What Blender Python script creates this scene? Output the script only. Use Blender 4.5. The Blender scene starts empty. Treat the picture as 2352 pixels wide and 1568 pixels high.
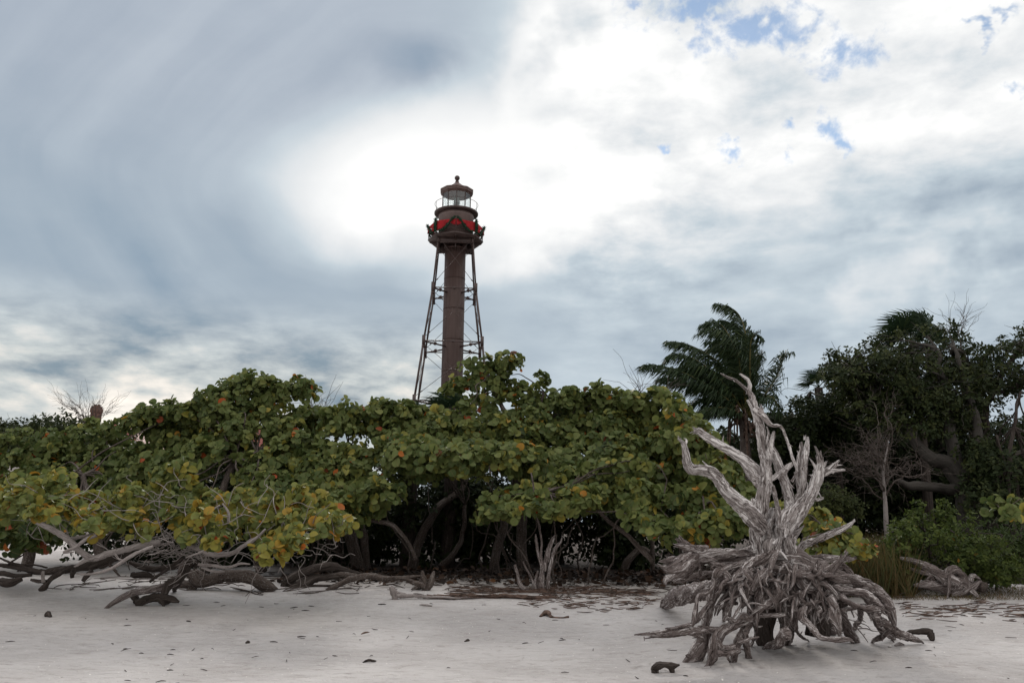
import bpy, math, random
import zlib
import numpy as np
from mathutils import Matrix, Vector

SC = bpy.context.scene
COL = SC.collection
rng = np.random.default_rng(7)
random.seed(7)
def reseed(label):               # each thing keeps its own shape when its neighbours change
    global rng
    rng = np.random.default_rng(zlib.crc32(label.encode()))

# ---------------------------------------------------------------- camera
F = 1898.0                      # focal length, in 2352-wide photo units
PITCH = math.atan(416.0 / F)
ROLL = math.radians(0.6)
CAM = np.array((0.0, 0.0, 1.5))
cam = bpy.data.cameras.new('camera')
cam.sensor_width = 22.3
cam.lens = 22.3 * F / 2352.0
cam.clip_end = 5000
camo = bpy.data.objects.new('camera', cam)
COL.objects.link(camo)
RM = Matrix.Rotation(math.pi / 2 + PITCH, 4, 'X') @ Matrix.Rotation(ROLL, 4, 'Z')
camo.matrix_world = Matrix.Translation(Vector(CAM)) @ RM
SC.camera = camo
RMn = np.array(RM.to_3x3())
FWD = -RMn[:, 2]

def ray(px, py):
    return RMn @ np.array(((px - 1176) / F, -(py - 784) / F, -1.0))
def W(px, py, Y):                # world point seen at (px, py), Y metres ahead
    d = ray(px, py)
    return CAM + d * (Y / d[1])
def mpp(P):                      # metres per photo unit at P
    return float(np.dot(np.asarray(P) - CAM, FWD)) / F
def azel(px, py):
    d = ray(px, py); d = d / np.linalg.norm(d)
    return math.degrees(math.atan2(d[0], d[1])), math.degrees(math.asin(d[2]))

# ---------------------------------------------------------------- render / view
SC.view_settings.view_transform = 'Standard'
SC.view_settings.look = 'None'
SC.view_settings.exposure = 0.0
SC.view_settings.gamma = 1.0
SC.render.engine = 'CYCLES'
SC.cycles.max_bounces = 6
SC.cycles.diffuse_bounces = 3
SC.cycles.transparent_max_bounces = 8
SC.cycles.use_denoising = True
try: SC.cycles.denoiser = 'OPENIMAGEDENOISE'
except Exception: pass

# ---------------------------------------------------------------- node helpers
class NT:
    def __init__(s, tree):
        s.t = tree; s.n = tree.nodes; s.l = tree.links
    def new(s, typ, **kw):
        n = s.n.new(typ)
        for k, v in kw.items(): setattr(n, k, v)
        return n
    def set(s, sock, v):
        if isinstance(v, bpy.types.NodeSocket): s.l.new(v, sock)
        elif v is not None: sock.default_value = v
    def math(s, op, a, b=None, c=None, clamp=False):
        n = s.new('ShaderNodeMath', operation=op, use_clamp=clamp)
        s.set(n.inputs[0], a); s.set(n.inputs[1], b); s.set(n.inputs[2], c)
        return n.outputs[0]
    def vec(s, op, a, b=None, sc=None):
        n = s.new('ShaderNodeVectorMath', operation=op)
        s.set(n.inputs[0], a); s.set(n.inputs[1], b)
        if sc is not None: s.set(n.inputs['Scale'], sc)
        return n.outputs['Value'] if op in ('LENGTH', 'DOT_PRODUCT') else n.outputs['Vector']
    def noise(s, v, scale, detail=4, rough=0.55, dist=0.0, lac=2.0):
        n = s.new('ShaderNodeTexNoise')
        s.set(n.inputs['Vector'], v); n.inputs['Scale'].default_value = scale
        n.inputs['Detail'].default_value = detail; n.inputs['Roughness'].default_value = rough
        n.inputs['Distortion'].default_value = dist; n.inputs['Lacunarity'].default_value = lac
        return n.outputs
    def vor(s, v, scale, feature='F1', rand=1.0):
        n = s.new('ShaderNodeTexVoronoi', feature=feature)
        s.set(n.inputs['Vector'], v); n.inputs['Scale'].default_value = scale
        n.inputs['Randomness'].default_value = rand
        return n.outputs
    def mapr(s, v, a, b, c=0.0, d=1.0, smooth=True):
        n = s.new('ShaderNodeMapRange', interpolation_type='SMOOTHSTEP' if smooth else 'LINEAR')
        s.set(n.inputs[0], v)
        for i, x in enumerate((a, b, c, d)): s.set(n.inputs[i + 1], x)
        return n.outputs[0]
    def mapping(s, v, loc=(0, 0, 0), rot=(0, 0, 0), scale=(1, 1, 1), typ='POINT'):
        n = s.new('ShaderNodeMapping', vector_type=typ)
        s.set(n.inputs[0], v); n.inputs[1].default_value = loc
        n.inputs[2].default_value = rot; n.inputs[3].default_value = scale
        return n.outputs[0]
    def ramp(s, fac, stops, interp='LINEAR'):
        n = s.new('ShaderNodeValToRGB'); r = n.color_ramp; r.interpolation = interp
        while len(r.elements) < len(stops): r.elements.new(0.5)
        for e, (p, c) in zip(r.elements, stops):
            e.position = p; e.color = (*c, 1.0)
        s.set(n.inputs[0], fac)
        return n.outputs[0]
    def mix(s, fac, a, b, blend='MIX'):
        n = s.new('ShaderNodeMix', data_type='RGBA', blend_type=blend)
        s.set(n.inputs[0], fac)
        s.set(n.inputs[6], (*a, 1.0) if isinstance(a, tuple) else a)
        s.set(n.inputs[7], (*b, 1.0) if isinstance(b, tuple) else b)
        return n.outputs[2]
    def attr(s, name, out='Fac'):
        n = s.new('ShaderNodeAttribute', attribute_name=name)
        return n.outputs[out]
    def bump(s, h, strength, dist=0.02):
        n = s.new('ShaderNodeBump'); s.set(n.inputs['Height'], h)
        n.inputs['Strength'].default_value = strength; n.inputs['Distance'].default_value = dist
        return n.outputs[0]

# ---------------------------------------------------------------- sky
SUN_AZ, SUN_EL = azel(930, 420)
SUN_EL += 4
world = bpy.data.worlds.new('World'); SC.world = world
world.use_nodes = True
world.node_tree.nodes.clear()
k = NT(world.node_tree)
tc = k.new('ShaderNodeTexCoord')
dirv = tc.outputs['Generated']
sx = k.new('ShaderNodeSeparateXYZ'); k.l.new(dirv, sx.inputs[0])
az = k.math('MULTIPLY', k.math('ARCTAN2', sx.outputs[0], sx.outputs[1]), 57.29578)
el = k.math('MULTIPLY', k.math('ARCSINE', sx.outputs[2]), 57.29578)
cq = k.new('ShaderNodeCombineXYZ'); k.l.new(az, cq.inputs[0]); k.l.new(el, cq.inputs[1])
q = cq.outputs[0]
w1 = k.noise(dirv, 5.0, 5, 0.55)[1]
qw = k.vec('ADD', q, k.vec('SCALE', k.vec('SUBTRACT', w1, (0.5, 0.5, 0.5)), sc=7.0))
w2 = k.noise(dirv, 2.6, 3, 0.5)[1]
qs = k.vec('ADD', q, k.vec('SCALE', k.vec('SUBTRACT', w1, (0.5, 0.5, 0.5)), sc=3.0))
qs = k.vec('ADD', qs, k.vec('SCALE', k.vec('SUBTRACT', w2, (0.5, 0.5, 0.5)), sc=9.0))
PPD = F * math.radians(1)       # photo units per degree, near the axis
def blob(src, px, py, ax, ay, rot=0.0):
    a, e = azel(px, py)
    m = k.mapping(src, (a, e, 0), (0, 0, math.radians(-rot)), (ax / PPD, ay / PPD, 1), 'TEXTURE')
    return k.mapr(k.vec('LENGTH', m), 1.0, 0.0)
sq = k.new('ShaderNodeSeparateXYZ'); k.l.new(qs, sq.inputs[0])
ca, ce = azel(897, 410)
dy = k.math('SUBTRACT', sq.outputs[1], ce)
dx = k.math('SUBTRACT', k.math('SUBTRACT', sq.outputs[0], ca), k.math('MULTIPLY', k.math('MAXIMUM', dy, 0.0), 0.55))
dxs = k.math('ADD', k.math('MINIMUM', dx, 0.0), k.math('MULTIPLY', k.math('MAXIMUM', dx, 0.0), 0.22))
kd = k.math('MULTIPLY', dy, k.mapr(dy, -4, 4, 1.5, 1.12))
ss = k.math('SQRT', k.math('ADD', k.math('MULTIPLY', dxs, dxs), k.math('MULTIPLY', kd, kd)))
th = k.math('ARCTAN2', kd, k.math('SUBTRACT', dxs, 6.0))
cs = k.new('ShaderNodeCombineXYZ')
k.l.new(k.math('MULTIPLY', ss, 0.17), cs.inputs[0])
k.l.new(k.math('MULTIPLY', k.math('SINE', th), 1.1), cs.inputs[1]); k.l.new(k.math('MULTIPLY', k.math('COSINE', th), 1.1), cs.inputs[2])
st = k.noise(cs.outputs[0], 0.85, 3.0, 0.42, 0.15)[0]
st2 = k.noise(k.mapping(cs.outputs[0], scale=(2.6, 0.9, 0.9)), 1.3, 3, 0.5, 0.1)[0]
leftm = k.mapr(az, 5.0, -7.0)
e2 = k.math('MULTIPLY_ADD', sq.outputs[0], -0.13, sq.outputs[1])
sw = k.new('ShaderNodeSeparateXYZ'); k.l.new(qw, sw.inputs[0])
e3 = k.math('MULTIPLY_ADD', sw.outputs[0], -0.13, sw.outputs[1])
brt = k.math('MULTIPLY', k.mapr(ss, 13.5, 1.5), 0.58)
rgt = k.math('MULTIPLY', k.math('MULTIPLY', k.mapr(sw.outputs[0], -5, 5), k.mapr(e3, 11.5, 22.0)), 0.32)
L = k.math('ADD', k.math('SMOOTH_MAX', brt, rgt, 0.15), k.mapr(az, -12, 4, 0.465, 0.545))
BLOBS = [  # px, py, half axes, rotation, weight (luminance)
    (900, 480, 330, 200, -25, 0.24), (1250, 130, 330, 200, -20, 0.22), (1330, 50, 200, 90, 0, 0.15),
    (130, 860, 700, 130, 6, 0.56), (2150, 560, 460, 80, -24, 0.12), (1960, 660, 380, 60, -20, 0.10), (1250, 600, 330, 110, -6, 0.14), (2280, 700, 360, 70, -16, 0.12), (880, 905, 460, 70, 0, 0.26), (1150, 640, 300, 60, -6, 0.14),
    (1760, 690, 420, 50, -14, 0.12), (2250, 620, 420, 110, -20, 0.22), (1600, 120, 520, 200, 0, 0.12),
    (420, 640, 620, 100, 34, -0.11), (640, 740, 380, 55, 36, -0.07), (1440, 650, 420, 70, -4, -0.10),
    (1900, 570, 480, 60, -22, -0.11), (1030, 130, 300, 100, -14, -0.27), (820, 110, 360, 110, -30, -0.05),
    (1480, 310, 320, 110, 10, -0.16), (1270, 430, 200, 60, 10, -0.10), (1750, 480, 340, 50, -14, -0.10), (2150, 470, 420, 60, -20, -0.10),
    (1700, 250, 200, 70, -10, -0.10), (2050, 300, 260, 60, -25, -0.08), (60, 680, 240, 80, 24, 0.10), (1000, 850, 300, 40, 4, -0.05),
]
for b in BLOBS:
    L = k.math('MULTIPLY_ADD', blob(qw if b[0] > 1100 else qs, *b[:5]), b[5], L)
L = k.math('MULTIPLY_ADD', k.math('MULTIPLY', k.math('SUBTRACT', st, 0.5), leftm), 0.25, L)
L = k.math('MULTIPLY_ADD', k.math('MULTIPLY', k.math('SUBTRACT', st2, 0.5), leftm), 0.07, L)
# puffs: noise on a flat cloud deck
zz = k.math('ADD', k.math('MAXIMUM', sx.outputs[2], 0.0), 0.20)
cp = k.new('ShaderNodeCombineXYZ')
k.l.new(k.math('DIVIDE', sx.outputs[0], zz), cp.inputs[0])
k.l.new(k.math('DIVIDE', sx.outputs[1], zz), cp.inputs[1])
p1 = k.noise(cp.outputs[0], 2.3, 8, 0.55, 0.2)[0]
p2 = k.noise(k.mapping(q, (3.1, 1.7, 0), (0, 0, -0.2), (0.19, 0.50, 1)), 1.0, 8, 0.58, 0.15)[0]
p3 = k.noise(k.mapping(q, (0, 0, 0), (0, 0, -0.28), (0.10, 0.36, 1)), 1.0, 4, 0.5, 0.2)[0]
rightm = k.mapr(az, -3.0, 8.0, 0.06, 1.0)
upm = k.mapr(e2, 11, 20, 0.25, 1.0)
lowl = k.math('MULTIPLY', k.mapr(el, 15.5, 8.5), k.mapr(az, 2, -6))
p4 = k.noise(k.mapping(cp.outputs[0], (5.3, 2.1, 0)), 5.2, 9, 0.60, 0.15)[0]
pp = k.math('ADD', k.math('MULTIPLY', k.math('SUBTRACT', p1, 0.5), 1.05), k.math('MULTIPLY', k.math('SUBTRACT', p4, 0.5), 1.05))
L = k.math('MULTIPLY_ADD', pp, k.math('MULTIPLY', rightm, upm), L)
L = k.math('MULTIPLY_ADD', k.math('MULTIPLY', k.math('SUBTRACT', p2, 0.45), lowl), 1.6, L)
L = k.math('MULTIPLY_ADD', k.math('MULTIPLY', k.math('SUBTRACT', p3, 0.5), rightm), 0.50, L)
cloud = k.ramp(k.math('MULTIPLY', L, 0.7, clamp=True), [
    (0.10, (0.17, 0.26, 0.36)), (0.24, (0.265, 0.355, 0.45)), (0.33, (0.385, 0.462, 0.54)), (0.45, (0.56, 0.64, 0.70)),
    (0.60, (0.83, 0.85, 0.865)), (0.74, (1.03, 1.03, 1.02))])
cloud = k.mix(k.math('MULTIPLY', k.mapr(L, 0.75, 0.52), k.math('MULTIPLY', k.mapr(el, 16, 30), k.mapr(az, 4, -12))), cloud, k.vec('MULTIPLY', cloud, (1.035, 0.992, 1.0)))
cloud = k.mix(k.math('MULTIPLY', lowl, 0.9), cloud, k.vec('MULTIPLY', cloud, (1.08, 1.0, 0.90)))
# unseen sky behind the camera and at the zenith, brightened as added fill light
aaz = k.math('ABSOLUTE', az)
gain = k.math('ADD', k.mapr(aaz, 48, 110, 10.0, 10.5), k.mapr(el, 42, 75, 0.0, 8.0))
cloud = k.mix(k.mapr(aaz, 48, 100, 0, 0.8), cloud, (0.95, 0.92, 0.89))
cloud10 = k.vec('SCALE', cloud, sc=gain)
sky = k.new('ShaderNodeTexSky', sky_type='NISHITA')
sky.sun_disc = False
sky.sun_elevation = math.radians(SUN_EL)
sky.sun_rotation = math.radians(SUN_AZ)
sky.altitude = 0; sky.air_density = 1.0; sky.dust_density = 0.1; sky.ozone_density = 1.6
HOLES = [(1600, 15, 260, 80, 0), (1860, 95, 290, 85, 18), (1740, 70, 200, 80, 0), (1480, 8, 120, 40, 0), (1590, 90, 75, 50, 0), (1881, 287, 85, 50, 25), (1682, 354, 62, 36, 0),
         (1528, 349, 36, 20, 0), (1927, 325, 60, 32, 20), (1820, 362, 40, 44, 0), (2338, 178, 50, 55, 0), (2310, 36, 60, 20, 10), (1815, 270, 45, 40, 0),
         (2240, 70, 60, 18, 30)]
hsum = None
qh = k.vec('ADD', q, k.vec('SCALE', k.vec('SUBTRACT', k.noise(dirv, 22.0, 4, 0.6)[1], (0.5, 0.5, 0.5)), sc=4.5))
for h in HOLES:
    b = blob(qh, *h)
    hsum = b if hsum is None else k.math('MAXIMUM', hsum, b)
n2 = k.noise(dirv, 20.0, 8, 0.66, 0.4)[0]
hm = k.mapr(k.math('MULTIPLY_ADD', k.math('SUBTRACT', n2, 0.5), 3.0, hsum), 0.12, 1.15)
hm = k.math('MULTIPLY', hm, k.mapr(hsum, 0.0, 0.16))
blue = k.vec('MULTIPLY', sky.outputs[0], (1.5, 1.45, 1.36))
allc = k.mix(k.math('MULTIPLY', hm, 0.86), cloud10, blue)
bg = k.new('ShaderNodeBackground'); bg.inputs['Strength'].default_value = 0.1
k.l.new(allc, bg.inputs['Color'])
wo = k.new('ShaderNodeOutputWorld'); k.l.new(bg.outputs[0], wo.inputs['Surface'])

sun = bpy.data.lights.new('sun', 'SUN')
sun.energy = 2.3; sun.angle = math.radians(13); sun.color = (1.0, 0.95, 0.88)
suno = bpy.data.objects.new('sun', sun); COL.objects.link(suno)
a_, e_ = math.radians(SUN_AZ), math.radians(SUN_EL)
sd = Vector((math.sin(a_) * math.cos(e_), math.cos(a_) * math.cos(e_), math.sin(e_)))
suno.rotation_euler = sd.to_track_quat('Z', 'Y').to_euler()
suno.location = (0, 0, 60)

# ---------------------------------------------------------------- numpy noise
def _h(ix, iy, iz):
    n = (ix.astype(np.int64) * 374761393 + iy.astype(np.int64) * 668265263 + iz.astype(np.int64) * 1274126177) & 0xFFFFFFFF
    n = ((n ^ (n >> 13)) * 1274126177) & 0xFFFFFFFF
    n = n ^ (n >> 16)
    return (n & 0xFFFFFF) / float(0xFFFFFF)
def vnoise(x, y, z):
    x, y, z = np.broadcast_arrays(np.asarray(x, float), np.asarray(y, float), np.asarray(z, float))
    ix, iy, iz = np.floor(x), np.floor(y), np.floor(z)
    fx, fy, fz = x - ix, y - iy, z - iz
    fx, fy, fz = (t * t * (3 - 2 * t) for t in (fx, fy, fz))
    r = 0
    for a in (0, 1):
        for b in (0, 1):
            for c in (0, 1):
                r = r + _h(ix + a, iy + b, iz + c) * (fx if a else 1 - fx) * (fy if b else 1 - fy) * (fz if c else 1 - fz)
    return r - 0.5
def fbm(x, y, z, o=4):
    r, a = 0, 1.0
    for i in range(o):
        r = r + a * vnoise(x * 2 ** i + 13.7 * i, y * 2 ** i + 7.1 * i, z * 2 ** i + 3.3 * i); a *= 0.5
    return r

# ---------------------------------------------------------------- mesh builder
class MB:
    def __init__(s):
        s.V, s.F, s.fib, s.tint, s.n = [], [], [], [], 0
    def add(s, V, faces, fib=None, tint=None):
        V = np.asarray(V, np.float32).reshape(-1, 3)
        for f in faces: s.F.append(np.asarray(f, np.int64) + s.n)
        s.V.append(V); N = len(V); s.n += N
        s.fib.append(V if fib is None else np.asarray(fib, np.float32).reshape(-1, 3))
        s.tint.append(np.full(N, 0.5, np.float32) if tint is None else np.broadcast_to(np.asarray(tint, np.float32), (N,)))
    def build(s, name, m, parent=None, smooth=True, origin=None):
        me = bpy.data.meshes.new(name)
        V = np.concatenate(s.V) if s.V else np.zeros((0, 3), np.float32)
        if origin is None and parent is None and len(V):
            c = V.mean(0); origin = np.array((c[0], c[1], V[:, 2].min()))
        if parent is not None: origin = np.array(parent['_o'])
        if origin is None: origin = np.zeros(3)
        Vl = (V - origin).astype(np.float32)
        me.vertices.add(len(V)); me.vertices.foreach_set('co', Vl.ravel())
        tot = np.concatenate([np.full(len(f), f.shape[1], np.int32) for f in s.F])
        idx = np.concatenate([f.ravel() for f in s.F]).astype(np.int32)
        me.loops.add(len(idx)); me.loops.foreach_set('vertex_index', idx)
        me.polygons.add(len(tot))
        me.polygons.foreach_set('loop_start', np.concatenate(([0], np.cumsum(tot)[:-1])).astype(np.int32))
        me.polygons.foreach_set('loop_total', tot)
        me.polygons.foreach_set('use_smooth', np.full(len(tot), smooth, bool))
        a = me.attributes.new('fib', 'FLOAT_VECTOR', 'POINT'); a.data.foreach_set('vector', np.concatenate(s.fib).astype(np.float32).ravel())
        a = me.attributes.new('tint', 'FLOAT', 'POINT'); a.data.foreach_set('value', np.concatenate(s.tint).astype(np.float32))
        me.update(calc_edges=True); me.validate()
        me.materials.append(m)
        o = bpy.data.objects.new(name, me); COL.objects.link(o)
        if parent is not None: o.parent = parent
        else: o.location = [float(v) for v in origin]
        o['_o'] = [float(v) for v in origin]
        return o

def tag(o, label=None, cat=None, group=None, kind=None):
    if label: o['label'] = label
    if cat: o['category'] = cat
    if group: o['group'] = group
    if kind: o['kind'] = kind
    return o
def thing(name, label, cat, loc, group=None):
    o = bpy.data.objects.new(name, None); COL.objects.link(o)
    o.location = tuple(float(x) for x in loc); o.empty_display_size = 0.2
    o['_o'] = [float(x) for x in loc]
    return tag(o, label, cat, group)

def crom(P, step):
    P = np.asarray(P, float)
    if len(P) < 3: 
        n = max(2, int(np.linalg.norm(P[-1, :3] - P[0, :3]) / step) + 1)
        t = np.linspace(0, 1, n)[:, None]
        return P[0] * (1 - t) + P[-1] * t
    Q = np.vstack((2 * P[0] - P[1], P, 2 * P[-1] - P[-2]))
    out = []
    for i in range(len(P) - 1):
        a, b, c, d = Q[i:i + 4]
        n = max(2, int(np.linalg.norm(c[:3] - b[:3]) / step))
        t = np.linspace(0, 1, n, endpoint=False)[:, None]
        out.append(0.5 * (2 * b + (c - a) * t + (2 * a - 5 * b + 4 * c - d) * t * t + (3 * b - a - 3 * c + d) * t ** 3))
    out.append(P[-1:])
    return np.vstack(out)

def tube(mb, pts, rads, sides=10, step=None, gn=0.0, ridge=0.0, wob=0.0, seed=0.0, tint=None, twist=0.0, freq=1.0):
    P = np.column_stack((np.asarray(pts, float), np.asarray(rads, float)))
    L = np.linalg.norm(np.diff(P[:, :3], axis=0), axis=1).sum()
    step = step or max(L / 40, 0.01)
    C = crom(P, step)
    c, r = C[:, :3].copy(), np.maximum(C[:, 3], 0.001)
    n = len(c)
    d = np.linalg.norm(np.diff(c, axis=0), axis=1); s = np.concatenate(([0], np.cumsum(d)))
    if wob:
        f = 2.2 * freq
        for ax in range(3):
            c[:, ax] += wob * (fbm(s * f + seed * 3.1, ax * 9.0 + seed, 0.0 * s, 3)) * np.minimum(1, s / (s[-1] * .15 + 1e-6))
    T = np.gradient(c, axis=0); T /= np.linalg.norm(T, axis=1)[:, None] + 1e-9
    ref = np.array((0, 0, 1.0)) if abs(T[0][2]) < 0.9 else np.array((1.0, 0, 0))
    U = np.zeros_like(T); u = np.cross(T[0], ref); u /= np.linalg.norm(u)
    for i in range(n):
        u = u - T[i] * np.dot(u, T[i]); u /= np.linalg.norm(u) + 1e-9; U[i] = u
    Vv = np.cross(T, U)
    th = np.arange(sides) * 2 * math.pi / sides
    TH = th[None, :] + twist * s[:, None] / max(r.max(), .01) * 0.1
    rm = float(np.median(r))
    cx, sy = np.cos(TH), np.sin(TH)
    R = np.repeat(r[:, None], sides, 1)
    if gn or ridge:
        S2 = np.repeat(s[:, None], sides, 1)
        if gn: R = R * (1 + gn * fbm(cx * 1.2 + seed, sy * 1.2 + seed * 2, S2 / (rm * 3.5) * freq + seed, 3) * 1.6)
        if ridge:
            kk = 3.2
            g = fbm(cx * kk + seed * 5, sy * kk + seed, S2 / (rm * 9) * freq, 3)
            g2 = fbm(cx * kk * 2.3 + seed * 2, sy * kk * 2.3 - seed, S2 / (rm * 5) * freq, 2)
            R = R * (1 + ridge * (1 - 4 * np.abs(g)) + ridge * .55 * (1 - 4.5 * np.abs(g2)))
    V = c[:, None, :] + R[:, :, None] * (np.cos(th)[None, :, None] * U[:, None, :] + np.sin(th)[None, :, None] * Vv[:, None, :])
    fib = np.stack((cx * rm + seed * 1.7, sy * rm + seed * 0.9, np.repeat(s[:, None], sides, 1) + seed), 2)
    i = np.arange(n - 1)[:, None]; j = np.arange(sides)[None, :]; j2 = (j + 1) % sides
    Fq = np.stack(np.broadcast_arrays(i * sides + j, i * sides + j2, (i + 1) * sides + j2, (i + 1) * sides + j), 2).reshape(-1, 4)
    Vall = np.vstack((V.reshape(-1, 3), c[:1], c[-1:]))
    fall = np.vstack((fib.reshape(-1, 3), fib[0, :1], fib[-1, :1]))
    jj = np.arange(sides); j3 = (jj + 1) % sides; B = n * sides
    t0 = np.stack((np.full(sides, B), j3, jj), 1)
    t1 = np.stack((np.full(sides, B + 1), (n - 1) * sides + jj, (n - 1) * sides + j3), 1)
    mb.add(Vall, [Fq, t0, t1], fall, tint)

def box(mb, c, sx, sy, sz, rz=0.0):
    x, y, z = sx / 2, sy / 2, sz / 2
    V = np.array([(a, b, d) for d in (-z, z) for a, b in ((-x, -y), (x, -y), (x, y), (-x, y))], float)
    ca, sa = math.cos(rz), math.sin(rz)
    V = np.stack((V[:, 0] * ca - V[:, 1] * sa, V[:, 0] * sa + V[:, 1] * ca, V[:, 2]), 1) + np.asarray(c)
    mb.add(V, [np.array([(3, 2, 1, 0), (4, 5, 6, 7), (0, 1, 5, 4), (1, 2, 6, 5), (2, 3, 7, 6), (3, 0, 4, 7)])])

def lathe(mb, prof, c, n=32, ph=0.0, cap=True):
    th = np.arange(n) * 2 * math.pi / n + ph
    P = np.asarray(prof, float); m = len(P)
    V = np.stack((P[:, :1] * np.cos(th) + c[0], P[:, :1] * np.sin(th) + c[1], np.repeat(P[:, 1:2], n, 1)), 2).reshape(-1, 3)
    i = np.arange(m - 1)[:, None]; j = np.arange(n)[None, :]; j2 = (j + 1) % n
    Fq = np.stack(np.broadcast_arrays(i * n + j, i * n + j2, (i + 1) * n + j2, (i + 1) * n + j), 2).reshape(-1, 4)
    fs = [Fq]
    if cap:
        fs.append(np.arange(n)[::-1][None, :]); fs.append(((m - 1) * n + np.arange(n))[None, :])
    mb.add(V, fs)

def nrm(v): return v / (np.linalg.norm(v, axis=-1, keepdims=True) + 1e-9)

# leaf templates: (verts, faces); y runs base -> tip, z is the face normal
def round_leaf():
    a = np.linspace(0, 2 * math.pi, 11)[:-1] - math.pi / 2
    x, y = 0.53 * np.cos(a), 0.5 + 0.5 * np.sin(a)
    y[0] += 0.07
    z = 0.30 * np.abs(x) - 0.16 * (y - .4) ** 2
    V = np.vstack((np.stack((x, y, z), 1), (0, 0.45, 0)))
    Fc = np.array([(10, i, (i + 1) % 10) for i in range(10)])
    return V, Fc
ROUND = round_leaf()
def folded_leaf():
    V, Fc = round_leaf(); V = V.copy()
    V[:, 2] = 0.62 * np.abs(V[:, 0]) - 0.45 * V[:, 1] ** 2 + .12 * V[:, 0]
    V[:, 0] *= .82
    return V, Fc
FOLD = folded_leaf()
OVAL = (np.array([(0, 0, 0), (.22, .3, .05), (.2, .7, .04), (0, 1, -.05), (-.2, .7, .04), (-.22, .3, .05)], float), np.array([(0, 1, 2, 3), (0, 3, 4, 5)]))
BLADE = (np.array([(-.5, 0, 0), (.5, 0, 0), (.38, .5, .06), (-.38, .5, .06), (0, 1, 0)], float), np.array([(0, 1, 2), (0, 2, 3), (3, 2, 4)]))
def put_leaves(mb, C, N, T, S, tmpl, tint, wx=1.0):
    N = nrm(N); X = nrm(np.cross(T, N)); T = np.cross(N, X)
    tv, tf = tmpl
    S = np.broadcast_to(np.asarray(S, float), (len(C),))
    Vx = (C[:, None, :] + S[:, None, None] * (tv[None, :, 0:1] * wx * X[:, None, :] + tv[None, :, 1:2] * T[:, None, :] + tv[None, :, 2:3] * N[:, None, :]))
    K = len(tv)
    Fa = (np.arange(len(C))[:, None, None] * K + tf[None]).reshape(-1, tf.shape[1])
    mb.add(Vx.reshape(-1, 3), [Fa], fib=np.tile(tv, (len(C), 1)), tint=np.repeat(tint, K))

# ---------------------------------------------------------------- materials
def newmat(name):
    m = bpy.data.materials.new(name); m.use_nodes = True; m.node_tree.nodes.clear()
    return m, NT(m.node_tree)
def finish(k, shader):
    o = k.new('ShaderNodeOutputMaterial'); k.l.new(shader, o.inputs['Surface'])
def princ(k, col, rough=0.8, spec=0.3, metal=0.0, normal=None):
    n = k.new('ShaderNodeBsdfPrincipled')
    k.set(n.inputs['Base Color'], (*col, 1.0) if isinstance(col, tuple) else col)
    k.set(n.inputs['Roughness'], rough); n.inputs['Specular IOR Level'].default_value = spec
    n.inputs['Metallic'].default_value = metal
    if normal is not None: k.l.new(normal, n.inputs['Normal'])
    return n.outputs[0]

def leaf_mat(name, stops, trans=0.25, rough=0.5, tcol=None, veins=False, spec=0.3):
    m, k = newmat(name)
    c = k.ramp(k.attr('tint'), stops)
    fibv = k.attr('fib', 'Vector')
    if veins:
        sep = k.new('ShaderNodeSeparateXYZ'); k.l.new(fibv, sep.inputs[0])
        mid = k.mapr(k.math('ABSOLUTE', sep.outputs[0]), 0.05, 0.015)
        rim = k.mapr(k.vec('LENGTH', k.vec('SUBTRACT', fibv, (0, .5, 0))), 0.40, 0.53)
        geo = k.new('ShaderNodeNewGeometry')
        blot = k.noise(geo.outputs['Position'], 14.0, 3, 0.6)[0]
        c = k.mix(k.math('MULTIPLY', mid, 0.35), c, (0.24, 0.17, 0.08))
        c = k.mix(k.math('MULTIPLY', rim, k.mapr(blot, .48, .64, 0, .4)), c, (0.16, 0.065, 0.02))
        c = k.mix(k.mapr(blot, .4, .72, .0, .2), c, (0.05, 0.055, 0.015))
    p = princ(k, c, rough, spec)
    t = k.new('ShaderNodeBsdfTranslucent'); k.l.new(c, t.inputs[0])
    ms = k.new('ShaderNodeMixShader'); ms.inputs[0].default_value = trans
    k.l.new(p, ms.inputs[1]); k.l.new(t.outputs[0], ms.inputs[2])
    finish(k, ms.outputs[0]); return m

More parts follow.
